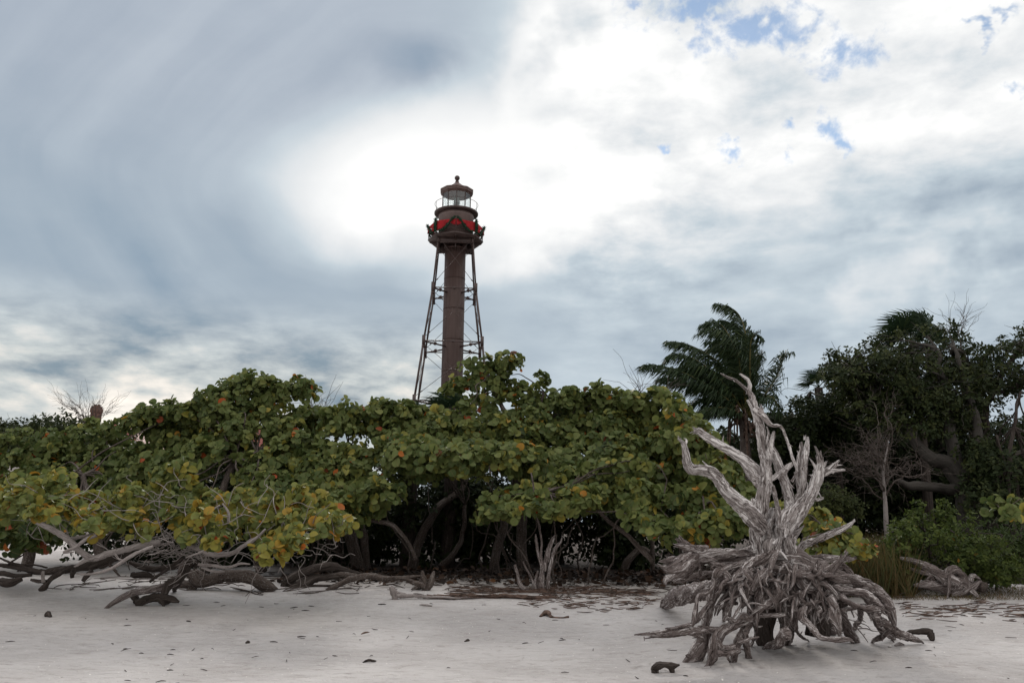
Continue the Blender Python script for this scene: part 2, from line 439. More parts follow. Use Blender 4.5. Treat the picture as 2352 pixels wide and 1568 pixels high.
def wood_mat(name, dark, mid, pale, rough=0.85, grain=1.0, bump=0.5, palew=0.5, lichen=None):
    m, k = newmat(name)
    f = k.attr('fib', 'Vector')
    wv = k.vec('ADD', f, k.vec('SCALE', k.vec('SUBTRACT', k.noise(f, 9.0, 2)[1], (.5, .5, .5)), sc=0.05))
    g = k.noise(k.mapping(wv, scale=(120 * grain, 120 * grain, 5 * grain)), 1.0, 5, 0.66, 0.3)[0]
    g2 = k.noise(k.mapping(wv, scale=(40 * grain, 40 * grain, 2.6 * grain)), 1.0, 5, 0.65, 0.6)[0]
    big = k.noise(k.mapping(wv, scale=(11, 11, 2.0)), 1.0, 4, 0.6)[0]
    crack = k.mapr(k.math('ABSOLUTE', k.math('SUBTRACT', k.noise(k.mapping(wv, scale=(46 * grain, 46 * grain, 2.4 * grain)), 1.0, 2, 0.5)[0], 0.5)), 0.030, 0.0)
    v = k.math('ADD', k.math('MULTIPLY', g, 0.45), k.math('MULTIPLY', g2, 0.55))
    v = k.math('ADD', v, k.math('MULTIPLY', k.math('SUBTRACT', big, 0.5), 0.34))
    v = k.math('MULTIPLY_ADD', crack, -0.13, v)
    c = k.ramp(v, [(0.36, dark), (0.455, mid), (0.475 + 0.1 * (1 - palew), mid), (0.575 + 0.1 * (1 - palew), pale)])
    if lichen:
        ln = k.noise(f, 38.0, 5, 0.7)[0]
        c = k.mix(k.mapr(ln, 0.56, 0.62, 0, 0.7), c, lichen)
    nm = k.bump(v, bump, 0.03)
    finish(k, princ(k, c, rough, 0.15, 0, nm)); return m

def plain_mat(name, col, rough=0.7, var=0.25, scale=6.0, spec=0.3, metal=0.0, bump=0.0):
    m, k = newmat(name)
    geo = k.new('ShaderNodeNewGeometry')
    n = k.noise(geo.outputs['Position'], scale, 5, 0.6)[0]
    c = k.mix(k.mapr(n, 0.3, 0.7), tuple(x * (1 - var) for x in col), tuple(min(1, x * (1 + var)) for x in col))
    nm = k.bump(n, bump) if bump else None
    finish(k, princ(k, c, rough, spec, metal, nm)); return m

G = lambda *a: a
SEAGRAPE = [(0.0, (0.026, 0.046, 0.014)), (0.30, (0.074, 0.105, 0.029)), (0.58, (0.150, 0.178, 0.054)), (0.74, (0.225, 0.215, 0.042)),
            (0.84, (0.30, 0.225, 0.035)), (0.91, (0.40, 0.16, 0.022)), (0.96, (0.38, 0.065, 0.015)), (1.0, (0.10, 0.03, 0.012))]
M = dict(
    seagrape=leaf_mat('sea_grape_leaf', SEAGRAPE, 0.30, 0.55, veins=True, spec=0.2),
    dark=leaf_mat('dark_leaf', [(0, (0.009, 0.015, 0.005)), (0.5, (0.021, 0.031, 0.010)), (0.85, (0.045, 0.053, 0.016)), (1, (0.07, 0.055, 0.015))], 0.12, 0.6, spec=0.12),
    shrub=leaf_mat('shrub_leaf', [(0, (0.020, 0.034, 0.008)), (0.5, (0.045, 0.066, 0.014)), (0.9, (0.095, 0.120, 0.028)), (1, (0.25, 0.12, 0.02))], 0.25, 0.6, spec=0.15),
    palm=leaf_mat('palm_leaf', [(0, (0.014, 0.026, 0.011)), (0.5, (0.026, 0.046, 0.018)), (0.9, (0.060, 0.080, 0.022)), (1, (0.17, 0.12, 0.05))], 0.15, 0.55, spec=0.2),
    sabal=leaf_mat('fan_leaf', [(0, (0.014, 0.026, 0.013)), (0.5, (0.026, 0.048, 0.024)), (1, (0.06, 0.085, 0.03))], 0.15, 0.6, spec=0.15),
    grass=leaf_mat('grass_blade', [(0, (0.03, 0.042, 0.012)), (0.5, (0.075, 0.075, 0.025)), (0.8, (0.13, 0.085, 0.035)), (1, (0.20, 0.12, 0.05))], 0.25, 0.6),
    litter=leaf_mat('dry_leaf', [(0, (0.02, 0.014, 0.011)), (0.5, (0.05, 0.032, 0.024)), (0.85, (0.10, 0.056, 0.035)), (1, (0.30, 0.12, 0.03))], 0.1, 0.7),
    drift=wood_mat('driftwood', (0.055, 0.042, 0.038), (0.28, 0.245, 0.233), (0.76, 0.72, 0.705), 0.85, 0.8, 1.0, 1.0),
    root=wood_mat('driftwood_root', (0.034, 0.024, 0.022), (0.165, 0.134, 0.125), (0.60, 0.555, 0.54), 0.85, 1.0, 1.0, 0.6),
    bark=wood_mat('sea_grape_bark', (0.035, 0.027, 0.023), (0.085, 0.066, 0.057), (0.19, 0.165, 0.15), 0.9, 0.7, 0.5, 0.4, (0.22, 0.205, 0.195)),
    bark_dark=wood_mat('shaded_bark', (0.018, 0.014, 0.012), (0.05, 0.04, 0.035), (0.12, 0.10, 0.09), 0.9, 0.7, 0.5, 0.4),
    twig=wood_mat('grey_twig', (0.12, 0.10, 0.094), (0.26, 0.23, 0.218), (0.42, 0.385, 0.37), 0.9, 1.0, 0.3, 0.4),
    greybark=wood_mat('smooth_grey_bark', (0.03, 0.027, 0.024), (0.058, 0.052, 0.046), (0.09, 0.082, 0.073), 0.9, 0.5, 0.3, 0.3),
    iron=plain_mat('brown_painted_iron', (0.135, 0.086, 0.075), 0.45, 0.22, 1.6, 0.5),
    iron_pale=plain_mat('flare_paled_iron', (0.175, 0.128, 0.118), 0.5, 0.15, 1.6, 0.4),  # lens flare put into the colour: paler brown for the watch room
    iron_dark=plain_mat('dark_brown_iron', (0.062, 0.041, 0.037), 0.5, 0.25, 2.0, 0.4),
    red=plain_mat('red_cloth', (0.27, 0.010, 0.014), 0.75, 0.25, 3.0, 0.2),
    green=plain_mat('garland_green', (0.016, 0.040, 0.022), 0.8, 0.4, 9.0, 0.2),
    brick=plain_mat('old_brick', (0.13, 0.075, 0.06), 0.9, 0.35, 7.0, 0.2),
    cottage=plain_mat('pale_board', (0.45, 0.42, 0.40), 0.8, 0.08, 3.0, 0.2),
    roof=plain_mat('red_roof', (0.22, 0.07, 0.055), 0.7, 0.2, 2.0, 0.3),
    shell=plain_mat('shell_white', (0.66, 0.63, 0.59), 0.6, 0.15, 60.0, 0.3),
    straw=plain_mat('dry_straw', (0.098, 0.064, 0.050), 0.85, 0.7, 9.0, 0.2),
)
# rust streaks and plate seams on the tower's paint
m, k = newmat('streaked_iron'); geo = k.new('ShaderNodeNewGeometry'); P = geo.outputs['Position']
sn = k.noise(k.mapping(P, scale=(5.0, 5.0, 0.35)), 1.0, 5, 0.65)[0]
c = k.mix(k.mapr(sn, 0.42, 0.66), (0.135, 0.088, 0.077), (0.095, 0.058, 0.050))
c = k.mix(k.mapr(k.noise(P, 2.2, 6, 0.7)[0], 0.58, 0.70, 0, 0.6), c, (0.20, 0.145, 0.13))
finish(k, princ(k, c, 0.5, 0.4)); M['iron'] = m
m, k = newmat('lantern_glass')
g = k.new('ShaderNodeBsdfGlass'); g.inputs['IOR'].default_value = 1.02; g.inputs['Roughness'].default_value = 0.0
g.inputs['Color'].default_value = (0.97, 0.99, 0.98, 1)
gl = k.new('ShaderNodeBsdfGlossy'); gl.inputs['Roughness'].default_value = 0.03
ms = k.new('ShaderNodeMixShader'); ms.inputs[0].default_value = 0.07
tr = k.new('ShaderNodeBsdfTransparent'); tr.inputs[0].default_value = (0.95, 0.97, 0.97, 1)
k.l.new(tr.outputs[0], ms.inputs[1]); k.l.new(gl.outputs[0], ms.inputs[2]); k.n.remove(g)
finish(k, ms.outputs[0]); M['glass'] = m
M['lens'] = plain_mat('lens_glass', (0.10, 0.13, 0.12), 0.15, 0.3, 4.0, 0.8)

# sand
m, k = newmat('sand')
geo = k.new('ShaderNodeNewGeometry'); P = geo.outputs['Position']
a = k.noise(P, 0.45, 4, 0.55, 0.4)[0]
b = k.noise(k.mapping(P, scale=(1.0, 2.6, 1.0)), 2.2, 5, 0.6, 0.5)[0]
f1 = k.noise(P, 55.0, 4, 0.65)[0]
c = k.mix(k.mapr(a, 0.35, 0.65), (0.42, 0.392, 0.380), (0.54, 0.51, 0.495))
mot = k.noise(k.mapping(P, scale=(1.0, 1.8, 1.0)), 5.5, 7, 0.66, 0.6)[0]
c = k.mix(k.mapr(mot, 0.52, 0.68, 0, 0.55), c, (0.265, 0.228, 0.210))
c = k.mix(k.mapr(mot, 0.46, 0.30, 0, 0.5), c, (0.62, 0.592, 0.578))
c = k.mix(k.mapr(b, 0.54, 0.70, 0, 0.40), c, (0.30, 0.258, 0.238))
c = k.mix(k.mapr(f1, 0.40, 0.70, 0, 0.45), c, (0.54, 0.50, 0.48))
v = k.vor(P, 70.0)
sep = k.new('ShaderNodeSeparateXYZ'); k.l.new(v[1], sep.inputs[0])
specks = k.math('MULTIPLY', k.mapr(v[0], 0.30, 0.20), k.mapr(sep.outputs[0], 0.86, 0.9))
band = k.mapr(k.noise(k.mapping(P, scale=(0.5, 1.6, 1.0)), 1.1, 3, 0.6)[0], 0.42, 0.62)
c = k.mix(k.math('MULTIPLY', k.math('MULTIPLY', specks, band), 0.7), c, (0.70, 0.66, 0.62))
v2 = k.vor(P, 38.0)
sep2 = k.new('ShaderNodeSeparateXYZ'); k.l.new(v2[1], sep2.inputs[0])
ds = k.math('MULTIPLY', k.mapr(v2[0], 0.28, 0.18), k.mapr(sep2.outputs[1], 0.93, 0.95))
c = k.mix(k.math('MULTIPLY', ds, 0.6), c, (0.12, 0.09, 0.075))
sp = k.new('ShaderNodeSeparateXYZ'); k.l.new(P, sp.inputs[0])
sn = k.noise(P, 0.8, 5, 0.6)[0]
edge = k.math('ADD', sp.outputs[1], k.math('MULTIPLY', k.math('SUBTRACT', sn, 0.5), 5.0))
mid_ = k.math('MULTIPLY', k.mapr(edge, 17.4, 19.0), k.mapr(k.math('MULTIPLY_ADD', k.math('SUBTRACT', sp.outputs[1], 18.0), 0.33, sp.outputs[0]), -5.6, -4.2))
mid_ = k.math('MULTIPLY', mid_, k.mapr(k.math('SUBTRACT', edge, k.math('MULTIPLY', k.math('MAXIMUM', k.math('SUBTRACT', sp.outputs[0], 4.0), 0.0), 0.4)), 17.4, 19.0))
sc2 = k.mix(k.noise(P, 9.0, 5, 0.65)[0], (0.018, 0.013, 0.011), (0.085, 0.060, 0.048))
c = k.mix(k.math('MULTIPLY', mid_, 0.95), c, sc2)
h1 = k.noise(k.mapping(P, scale=(1.0, 1.6, 1.0)), 7.0, 6, 0.62)[0]
dim = k.vor(k.vec('ADD', P, k.vec('SCALE', k.noise(P, 3.0, 2)[1], sc=0.25)), 2.6, 'SMOOTH_F1')[0]
h = k.math('MULTIPLY_ADD', f1, 0.22, k.math('MULTIPLY_ADD', k.mapr(dim, 0.0, 0.38), 0.7, h1))
M['sand'] = m
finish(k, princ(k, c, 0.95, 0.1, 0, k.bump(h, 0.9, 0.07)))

# ---------------------------------------------------------------- ground
def sstep(t): t = np.clip(t, 0, 1); return t * t * (3 - 2 * t)
def gz(x, y):
    x = np.asarray(x, float); y = np.asarray(y, float)
    z = 0.34 * sstep((y - 8.5) / 9.0) + 0.15 * sstep((y - 18) / 15.0)
    n = 0.10 * vnoise(x * 0.22 + 4, y * 0.30 + 2, 0.3 + 0 * x) + 0.06 * vnoise(x * 0.7, y * 0.9, 5.5 + 0 * x) + 0.026 * vnoise(x * 2.4, y * 3.4, 1.5 + 0 * x) + 0.012 * vnoise(x * 5.1, y * 6.3, 8.5 + 0 * x)
    fade = np.clip(1 - (np.abs(y) - 40) / 60, 0, 1)
    # mound round the stump
    md = np.hypot((x - 3.2) / 2.2, (y - 10.0) / 1.4)
    return z + n * fade + 0.10 * np.exp(-md ** 2 * 1.5)
def axis(lo, hi, fine_lo, fine_hi, d):
    a = list(np.arange(fine_lo, fine_hi, d)); s = d
    x = fine_hi
    while x < hi: a.append(x); s *= 1.22; x += s
    a.append(hi); s = d; x = fine_lo - d
    pre = []
    while x > lo: pre.append(x); s *= 1.22; x -= s
    pre.append(lo)
    return np.array(pre[::-1] + a)
gx = axis(-3000, 3000, -11, 13, 0.09); gy = axis(-600, 3000, 3.5, 20, 0.09)
X, Y = np.meshgrid(gx, gy)
Z = gz(X, Y)
import bisect
_gx, _gy, _Z = gx.tolist(), gy.tolist(), Z.tolist()
def gzz(x, y):
    x = float(x); y = float(y)
    i = min(max(bisect.bisect_right(_gx, x) - 1, 0), len(_gx) - 2); j = min(max(bisect.bisect_right(_gy, y) - 1, 0), len(_gy) - 2)
    u = (x - _gx[i]) / (_gx[i + 1] - _gx[i]); v = (y - _gy[j]) / (_gy[j + 1] - _gy[j])
    a, b = _Z[j], _Z[j + 1]
    return (a[i] * (1 - u) + a[i + 1] * u) * (1 - v) + (b[i] * (1 - u) + b[i + 1] * u) * v
def hit(px, py):                 # where the sight line through (px, py) meets the sand
    d = ray(px, py); lo, hi = 2.0, 160.0
    f = lambda Y: (CAM + d * (Y / d[1]))
    Y = 3.0; prev = Y
    while Y < 160:
        p = f(Y)
        if p[2] < gzz(p[0], p[1]): break
        prev = Y; Y *= 1.03
    lo, hi = prev, Y
    for _ in range(18):
        mI = (lo + hi) / 2; p = f(mI)
        if p[2] < gzz(p[0], p[1]): hi = mI
        else: lo = mI
    p = f(hi); p[2] = gzz(p[0], p[1]); return p

mb = MB()
nx, ny = len(gx), len(gy)
i = np.arange(ny - 1)[:, None]; j = np.arange(nx - 1)[None, :]
Fq = np.stack((i * nx + j, i * nx + j + 1, (i + 1) * nx + j + 1, (i + 1) * nx + j), 2).reshape(-1, 4)
mb.add(np.stack((X, Y, Z), 2).reshape(-1, 3), [Fq])
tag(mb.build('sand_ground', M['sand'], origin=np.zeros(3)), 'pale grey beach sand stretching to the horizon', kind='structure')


# ---------------------------------------------------------------- lighthouse
LY = 65.0
def lz(px, py): return float(W(px, py, LY)[2])
LX = float(W(1041, 760, LY)[0])
LPX = lambda py: 1036.5 + (930 - py) * 14.0 / 520      # axis in the photo
def lm(px, py): return px * mpp(W(LPX(py), py, LY))    # photo units -> metres there
lrot = -math.atan2(LX, LY)
GZ0 = gzz(LX, LY)
lh = thing('lighthouse', 'tall brown iron skeleton lighthouse with glass lantern rising behind the bushes', 'lighthouse', (LX, LY, GZ0))
Lc = (LX, LY)
cr, sr = math.cos(lrot), math.sin(lrot)
def LP(x, y, z): return np.array((LX + x * cr - y * sr, LY + x * sr + y * cr, z))
Q = lambda zy: 379 + 0.1831 * zy                       # zoom rows -> photo rows
zq = lambda zy: lz(LPX(Q(zy)), Q(zy))
rq = lambda r, zy: lm(r * 0.1831, Q(zy))
ph = lrot - math.pi / 2
# stair cylinder
mb = MB()
ctop = zq(930); rC = rq(131, 1100)
lathe(mb, [(rC, GZ0 - .3), (rC, ctop)], Lc, 48)
z = GZ0
while z < ctop - 2.6:
    z += 2.55
    lathe(mb, [(rC * 1.012, z - .05), (rC * 1.012, z + .05)], Lc, 48); mb.build('stair_cylinder', M['iron'], lh)
# legs and bracing
zP = zq(945)                                            # under the gallery
hT = rq(207, 1000)
zl = [lz(1041, 674), lz(1040, 797), lz(1038, 932)]
hl = [lm(48.7, 674) * .985, lm(65.7, 797) * .985, lm(83, 932) * .985]
slope = (hl[2] - hT) / (zP - zl[2])
zs = [zP] + zl + [GZ0 - .2]
hs = [hT] + hl + [hl[2] + slope * (zl[2] - GZ0)]
CN = [(-1, -1), (1, -1), (1, 1), (-1, 1)]
for a, b in CN:
    mb = MB()
    pts = [LP(a * h, b * h, z) for h, z in zip(hs, zs)]
    for p, r_ in zip(zip(pts[:-1], pts[1:]), (.068, .076, .084, .09)):
        tube(mb, p, [r_, r_], 12, 5)
    for p in pts[1:4]:
        tube(mb, [p + (0, 0, -.42), p + (0, 0, .42)], [.135, .135], 12, 1)
        tube(mb, [p + (0, 0, -.5), p + (0, 0, -.42)], [.155, .155], 12, 1)
    mb.build('leg', M['iron_dark'], lh)
for h, z in zip(hl, zl):
    for q_ in range(4):
        a, b = CN[q_]; c_, d_ = CN[(q_ + 1) % 4]
        mb = MB(); A, B = LP(a * h, b * h, z), LP(c_ * h, d_ * h, z)
        tube(mb, [A, B], [.05, .05], 8, 3)
        tube(mb, [(A + B) / 2 - (0, 0, .1), (A + B) / 2 + (0, 0, .1)], [.1, .1], 8, 1)
        mb.build('strut', M['iron_dark'], lh)
        mb = MB(); e = .62 * rC
        B = LP(a * e, b * e, z - .06)
        tube(mb, [A + (0, 0, -.05), B], [.07, .07], 8, 3)
        mid = A * .5 + B * .5
        lathe(mb, [(0.01, mid[2] - .15), (.1, mid[2] - .11), (.15, mid[2]), (.1, mid[2] + .11), (.01, mid[2] + .15)], mid[:2], 12)
        mb.build('radial_strut', M['iron_dark'], lh)
for lv in range(4):
    z0, z1, h0, h1 = zs[lv], zs[lv + 1], hs[lv], hs[lv + 1]
    for q_ in range(4):
        a, b = CN[q_]; c_, d_ = CN[(q_ + 1) % 4]
        for (s0, s1) in (((a, b), (c_, d_)), ((c_, d_), (a, b))):
            mb = MB(); A, B = LP(s0[0] * h0, s0[1] * h0, z0 - .25), LP(s1[0] * h1, s1[1] * h1, z1 + .25)
            tube(mb, [A, B], [.02, .02], 5, 4)
            tube(mb, [A * .12 + B * .88, A * .09 + B * .91], [.045, .045], 6, 1)
            mb.build('tie_rod', M['iron_dark'], lh)
# gallery deck (octagon, corner forward)
zD = zq(962); RG = rq(347, 962)
mb = MB()
lathe(mb, [(.6, zD - .10), (RG - .08, zD - .10), (RG - .08, zD - .02), (RG, zD), (RG, zD + .10), (.6, zD + .10)], Lc, 8, ph)
mb.build('gallery_deck', M['iron_dark'], lh)
mb = MB()
for q_ in range(4):
    a, b = CN[q_]; c_, d_ = CN[(q_ + 1) % 4]
    A, B = LP(a * hT, b * hT, zD - .34), LP(c_ * hT, d_ * hT, zD - .34)
    m_ = (A + B) / 2; L_ = np.linalg.norm(B - A)
    box(mb, m_, L_ + .24, .12, .46, math.atan2(B[1] - A[1], B[0] - A[0]))
    box(mb, m_ + (0, 0, -.2), L_ + .30, .24, .07, math.atan2(B[1] - A[1], B[0] - A[0]))
mb.build('girder', M['iron_dark'], lh)
for i in range(8):
    t = ph + i * math.pi / 4
    d0 = np.array((math.cos(t), math.sin(t), 0)); n0 = np.array((-d0[1], d0[0], 0)) * .035
    c0 = np.array((LX, LY, 0))
    mb = MB()
    prof = [(rC, zD - 1.05), (rC + .35, zD - .85), (1.25, zD - .42), (RG - .15, zD - .2), (RG - .15, zD - .105), (rC, zD - .105)]
    V = np.array([c0 + d0 * r + (0, 0, z) + s * n0 for s in (-1, 1) for r, z in prof])
    K = len(prof)
    mb.add(V, [np.array([list(range(K))[::-1]]), np.array([[K + x for x in range(K)]]), np.array([(x, (x + 1) % K, K + (x + 1) % K, K + x) for x in range(K)])])
    mb.build('bracket', M['iron_dark'], lh, smooth=False)
# gallery railing
zR = zD + .12 + 1.05
rc = [np.array((LX + (RG - .06) * math.cos(ph + i * math.pi / 4), LY + (RG - .06) * math.sin(ph + i * math.pi / 4), 0)) for i in range(8)]
mb = MB()
for i in range(8):
    A, B = rc[i], rc[(i + 1) % 8]
    tube(mb, [A + (0, 0, zD + .1), A + (0, 0, zR + .03)], [.035, .035], 6, 2)
    for hh in (.05, .4, .72, 1.04):
        tube(mb, [A + (0, 0, zD + .1 + hh), B + (0, 0, zD + .1 + hh)], [.018, .018], 5, 2)
    for t in (.2, .4, .6, .8):
        p = A * (1 - t) + B * t
        tube(mb, [p + (0, 0, zD + .1), p + (0, 0, zR)], [.015, .015], 5, 2)
mb.build('gallery_railing', M['iron_dark'], lh)
# watch room and upper deck
zU = zq(632); RU = rq(275, 632)
rD = rq(217, 700)
mb = MB()
lathe(mb, [(rD, zD + .1), (rD, zU - .32), (rD + .03, zU - .3), (rD + .03, zU - .12), (rD, zU - .1), (rD, zU)], Lc, 48)
mb.build('watch_room', M['iron_pale'], lh)
mb = MB()
lathe(mb, [(rD - .1, zU - .02), (RU - .12, zU - .02), (RU - .05, zU + .02), (RU, zU + .06), (RU, zU + .17), (RU - .04, zU + .2), (.1, zU + .2)], Lc, 48)
mb.build('lantern_deck', M['iron_dark'], lh)
mb = MB(); zr = zU + .2 + .72; rr = rq(270, 600)
ang = np.linspace(0, 2 * math.pi, 41)
tube(mb, [(LX + rr * math.cos(t), LY + rr * math.sin(t), zr) for t in ang], [.018] * 41, 6, .3)
for i in range(8):
    t = ph + (i + .5) * math.pi / 4
    tube(mb, [(LX + rr * math.cos(t), LY + rr * math.sin(t), zU + .2), (LX + rr * math.cos(t), LY + rr * math.sin(t), zr)], [.015, .015], 5, 1)
mb.build('lantern_railing', M['iron_dark'], lh)
# lantern: ten sided
zg0, zg1 = zU + .2, zq(385)
rg = rq(181, 480)
lp = [np.array((LX + rg * math.cos(ph + i * math.pi / 5), LY + rg * math.sin(ph + i * math.pi / 5), 0)) for i in range(10)]
mb = MB(); lathe(mb, [(rg + .05, zg0), (rg + .05, zg0 + .12), (rg - .06, zg0 + .12), (rg - .06, zg0)], Lc, 10, ph, False); mb.build('lantern_sill', M['iron_dark'], lh)
for i in range(10):
    mb = MB(); tube(mb, [lp[i] + (0, 0, zg0 + .1), lp[i] + (0, 0, zg1)], [.04, .04], 6, 3); mb.build('mullion', M['iron_dark'], lh)
    A, B = lp[i] * .985 + np.array((LX, LY, 0)) * .015, lp[(i + 1) % 10] * .985 + np.array((LX, LY, 0)) * .015
    mb = MB(); c_ = (A + B) / 2
    box(mb, (c_[0], c_[1], (zg0 + .1 + zg1) / 2), np.linalg.norm(B - A) - .06, .012, zg1 - zg0 - .14, math.atan2(B[1] - A[1], B[0] - A[0]))
    mb.build('window_pane', M['glass'], lh, smooth=False)
mb = MB(); z = zg0
lathe(mb, [(.16, z), (.2, z + .5), (.22, z + .55)], Lc, 12); mb.build('lens_pedestal', M['iron_dark'], lh)
mb = MB(); z = zg0 + .56
lathe(mb, [(.18, z), (.24, z + .1), (.28, z + .35), (.26, z + .6), (.17, z + .85), (.05, z + .95)], Lc, 16); mb.build('lens', M['lens'], lh)
# roof
zE0, zE1 = zq(370), zq(328); rE = rq(207, 340)
zA = zq(222)
mb = MB()
pr = [(rg - .05, zg1 - .02), (rE - .1, zE0 - .02), (rE, zE0 + .04), (rE, zE0 + (zE1 - zE0) * .55), (rE + .05, zE0 + (zE1 - zE0) * .6), (rE + .05, zE1)]
for t in (.12, .3, .5, .7, .85, .95, 1.0):
    pr.append((rE * (1 - t) ** 1.12 + rq(26, 240) * t, zE1 + (zA - zE1) * (t ** 1.22)))
lathe(mb, pr, Lc, 10, ph, True); rf = mb.build('roof', M['iron'], lh, smooth=False)
mb = MB(); s = lambda zy: zq(zy)
lathe(mb, [(rq(24, 240), zA - .05), (rq(22, 235), s(221)), (rq(15, 230), s(217)), (rq(24, 220), s(213)), (rq(24, 214), s(208)), (rq(14, 210), s(203)), (rq(20, 205), s(200)), (rq(12, 200), s(196))], Lc, 16)
rb = rq(33, 165); zb = s(165)
lathe(mb, [(max(.01, rb * math.cos(t)), zb + rb * math.sin(t)) for t in np.linspace(-1.5, 1.5, 13)], Lc, 20)
mb.build('finial', M['iron_dark'], rf)
# bunting and garland tied to the gallery railing
def garland(mb, P, r, n):
    P = crom(np.column_stack((P, np.zeros(len(P)))), .05)[:, :3]
    tube(mb, P, [r * .55] * len(P), 6, .05)
    idx = rng.integers(0, len(P), n); C = P[idx]
    D = nrm(rng.normal(size=(n, 3))); 
    put_leaves(mb, C, nrm(np.cross(D, rng.normal(size=(n, 3)))), D, r * rng.uniform(1.0, 1.9, n), BLADE, rng.uniform(.2, .8, n), .18)
mbr, mbg = MB(), MB()
for i in range(8):
    A, B = (rc[i], rc[(i + 1) % 8]) if i % 2 == 0 else (rc[(i + 1) % 8], rc[i])      # A: garland peak, B: long drop
    out = nrm(np.array(((A + B) / 2 - (LX, LY, 0))[:2].tolist() + [0.0]))
    nu, nv = 16, 7
    V = np.zeros((nu, nv, 3)); 
    for u in range(nu):
        t = u / (nu - 1)
        drop = .42 + .80 * max(0, t - .45) ** 1.3 * 1.7 + .14 * math.cos(t * 9)
        for v_ in range(nv):
            w = v_ / (nv - 1)
            V[u, v_] = A * (1 - t) + B * t + out * (.06 + .07 * math.sin(u * 2.1) * w + .05 * w) + np.array((0, 0, zR - w * drop))
    ii = np.arange(nu - 1)[:, None]; jj = np.arange(nv - 1)[None, :]
    f = np.stack((ii * nv + jj, ii * nv + jj + 1, (ii + 1) * nv + jj + 1, (ii + 1) * nv + jj), 2).reshape(-1, 4)
    mbr.add(V.reshape(-1, 3), [f])
    P = [A + out * .16 + np.array((0, 0, zR + .16))]
    for t, dz in ((.18, -.05), (.4, -.55), (.62, -.85), (.84, -.9)): P.append(A * (1 - t) + B * t + out * .18 + np.array((0, 0, zR + dz)))
    garland(mbg, np.array(P), .13, 260)
    garland(mbg, np.array([B + out * .1 + np.array((0, 0, zR + .2)), B + out * .16 + np.array((0, 0, zR - .4)), B + out * .13 + np.array((0, 0, zR - .95))]), .13, 200)
bu = tag(mbr.build('bunting', M['red']), 'red cloth bunting draped round the lighthouse gallery railing', 'bunting')
sol = bu.modifiers.new('thick', 'SOLIDIFY'); sol.thickness = .02
tag(mbg.build('garland', M['green']), 'dark green holiday garland looped along the lighthouse gallery railing', 'garland')

# ---------------------------------------------------------------- driftwood stump
SY = 9.75
S1 = lambda x, y: (1515.9 + .29297 * x, 832.6 + .29297 * y, .29297)
S2 = lambda x, y: (1435.5 + .21973 * x, 1205.9 + .21973 * y, .21973)
S3 = lambda x, y: (1751.4 + .21977 * x, 1205.9 + .21977 * y, .21977)
reseed('stump')
stump = thing('driftwood_stump', 'huge upturned grey driftwood stump with tangled roots on the open sand', 'driftwood', (W(1790, 1400, SY)[0], SY, gzz(W(1790, 1400, SY)[0], SY)))
sc_ = [0]
def poly3(fr, pts, ground=None, y0=SY, thin=.93):
    P, R = [], []
    pix = [(fr(p[0], p[1]), p[2], p[3]) for p in pts]
    dep = [y0 + d for _, d, _ in pix]
    if ground is not None:                 # end lies on the sand: run the depth out to where that is
        (x, y, s), _, _ = pix[-1]
        ge = hit(x, y)[1]
        L = np.concatenate(([0], np.cumsum([math.hypot(pix[i + 1][0][0] - pix[i][0][0], pix[i + 1][0][1] - pix[i][0][1]) for i in range(len(pix) - 1)])))
        dep = [dep[0] + (ge - dep[0]) * (l / L[-1]) ** 1.1 for l in L]
    for ((x, y, s), _, r), D in zip(pix, dep):
        p = W(x, y, D); P.append(p); R.append(r * s * mpp(p) * thin)
    if ground is not None:
        d = nrm(P[-1] - P[-2]); e = P[-1] + np.array((d[0] * .1, d[1] * .1, -.12)); P.append(e); R.append(R[-1])
    return np.array(P), R
def wood(name, fr, pts, mat='drift', ground=None, sides=18, gn=.20, ridge=.10, wob=.05, parent=None, y0=SY, mbx=None, step=.018, stubs=0, thin=.93, splinter=0):
    sc_[0] += 1.37
    P, R = poly3(fr, pts, ground, y0, thin)
    b = mbx or MB()
    tube(b, P, R, sides, step, gn, ridge, wob * min(1.0, max(R) / .05), sc_[0], None, 1.6)
    for i in range(stubs):
        j = rng.uniform(.1, .95) * (len(P) - 1); j0 = int(j); u = j - j0
        j1 = min(j0 + 1, len(P) - 1)
        c = P[j0] * (1 - u) + P[j1] * u; r = R[j0] * (1 - u) + R[j1] * u
        t = nrm(P[j1] - P[j0] + 1e-6); d = rng.normal(size=3); d[1] -= .5; d = nrm(d - t * np.dot(d, t))
        a = nrm(d * rng.uniform(.25, 1.0) + t * rng.choice((-1, 1)) * rng.uniform(.4, 1.3)); L_ = r * rng.uniform(1.2, 3.4)
        q0 = c + d * r * .55
        tube(b, [q0, q0 + a * L_ * .55 + rng.normal(size=3) * r * .12, q0 + a * L_ + rng.normal(size=3) * r * .3], [r * rng.uniform(.3, .55), r * rng.uniform(.18, .36), r * .05], 9, step, .25, .2, 0, sc_[0] + i)
    for i in range(splinter):       # the broken, splintered end
        t = nrm(P[-1] - P[-2]); d = rng.normal(size=3); d = nrm(d - t * np.dot(d, t))
        r = max(R[-1], R[-2] * .55); q0 = P[-2] * .35 + P[-1] * .65 + d * r * .5; L_ = r * rng.uniform(1.5, 4.0)
        tube(b, [q0 - t * r, q0 + t * L_ * .5 + d * r * .2, q0 + t * L_ + d * r * rng.uniform(.1, .7)], [r * .5, r * .3, r * .04], 7, step, .25, .2, 0, sc_[0] + i)
    if mbx is None: return b.build(name, M[mat], parent or stump)
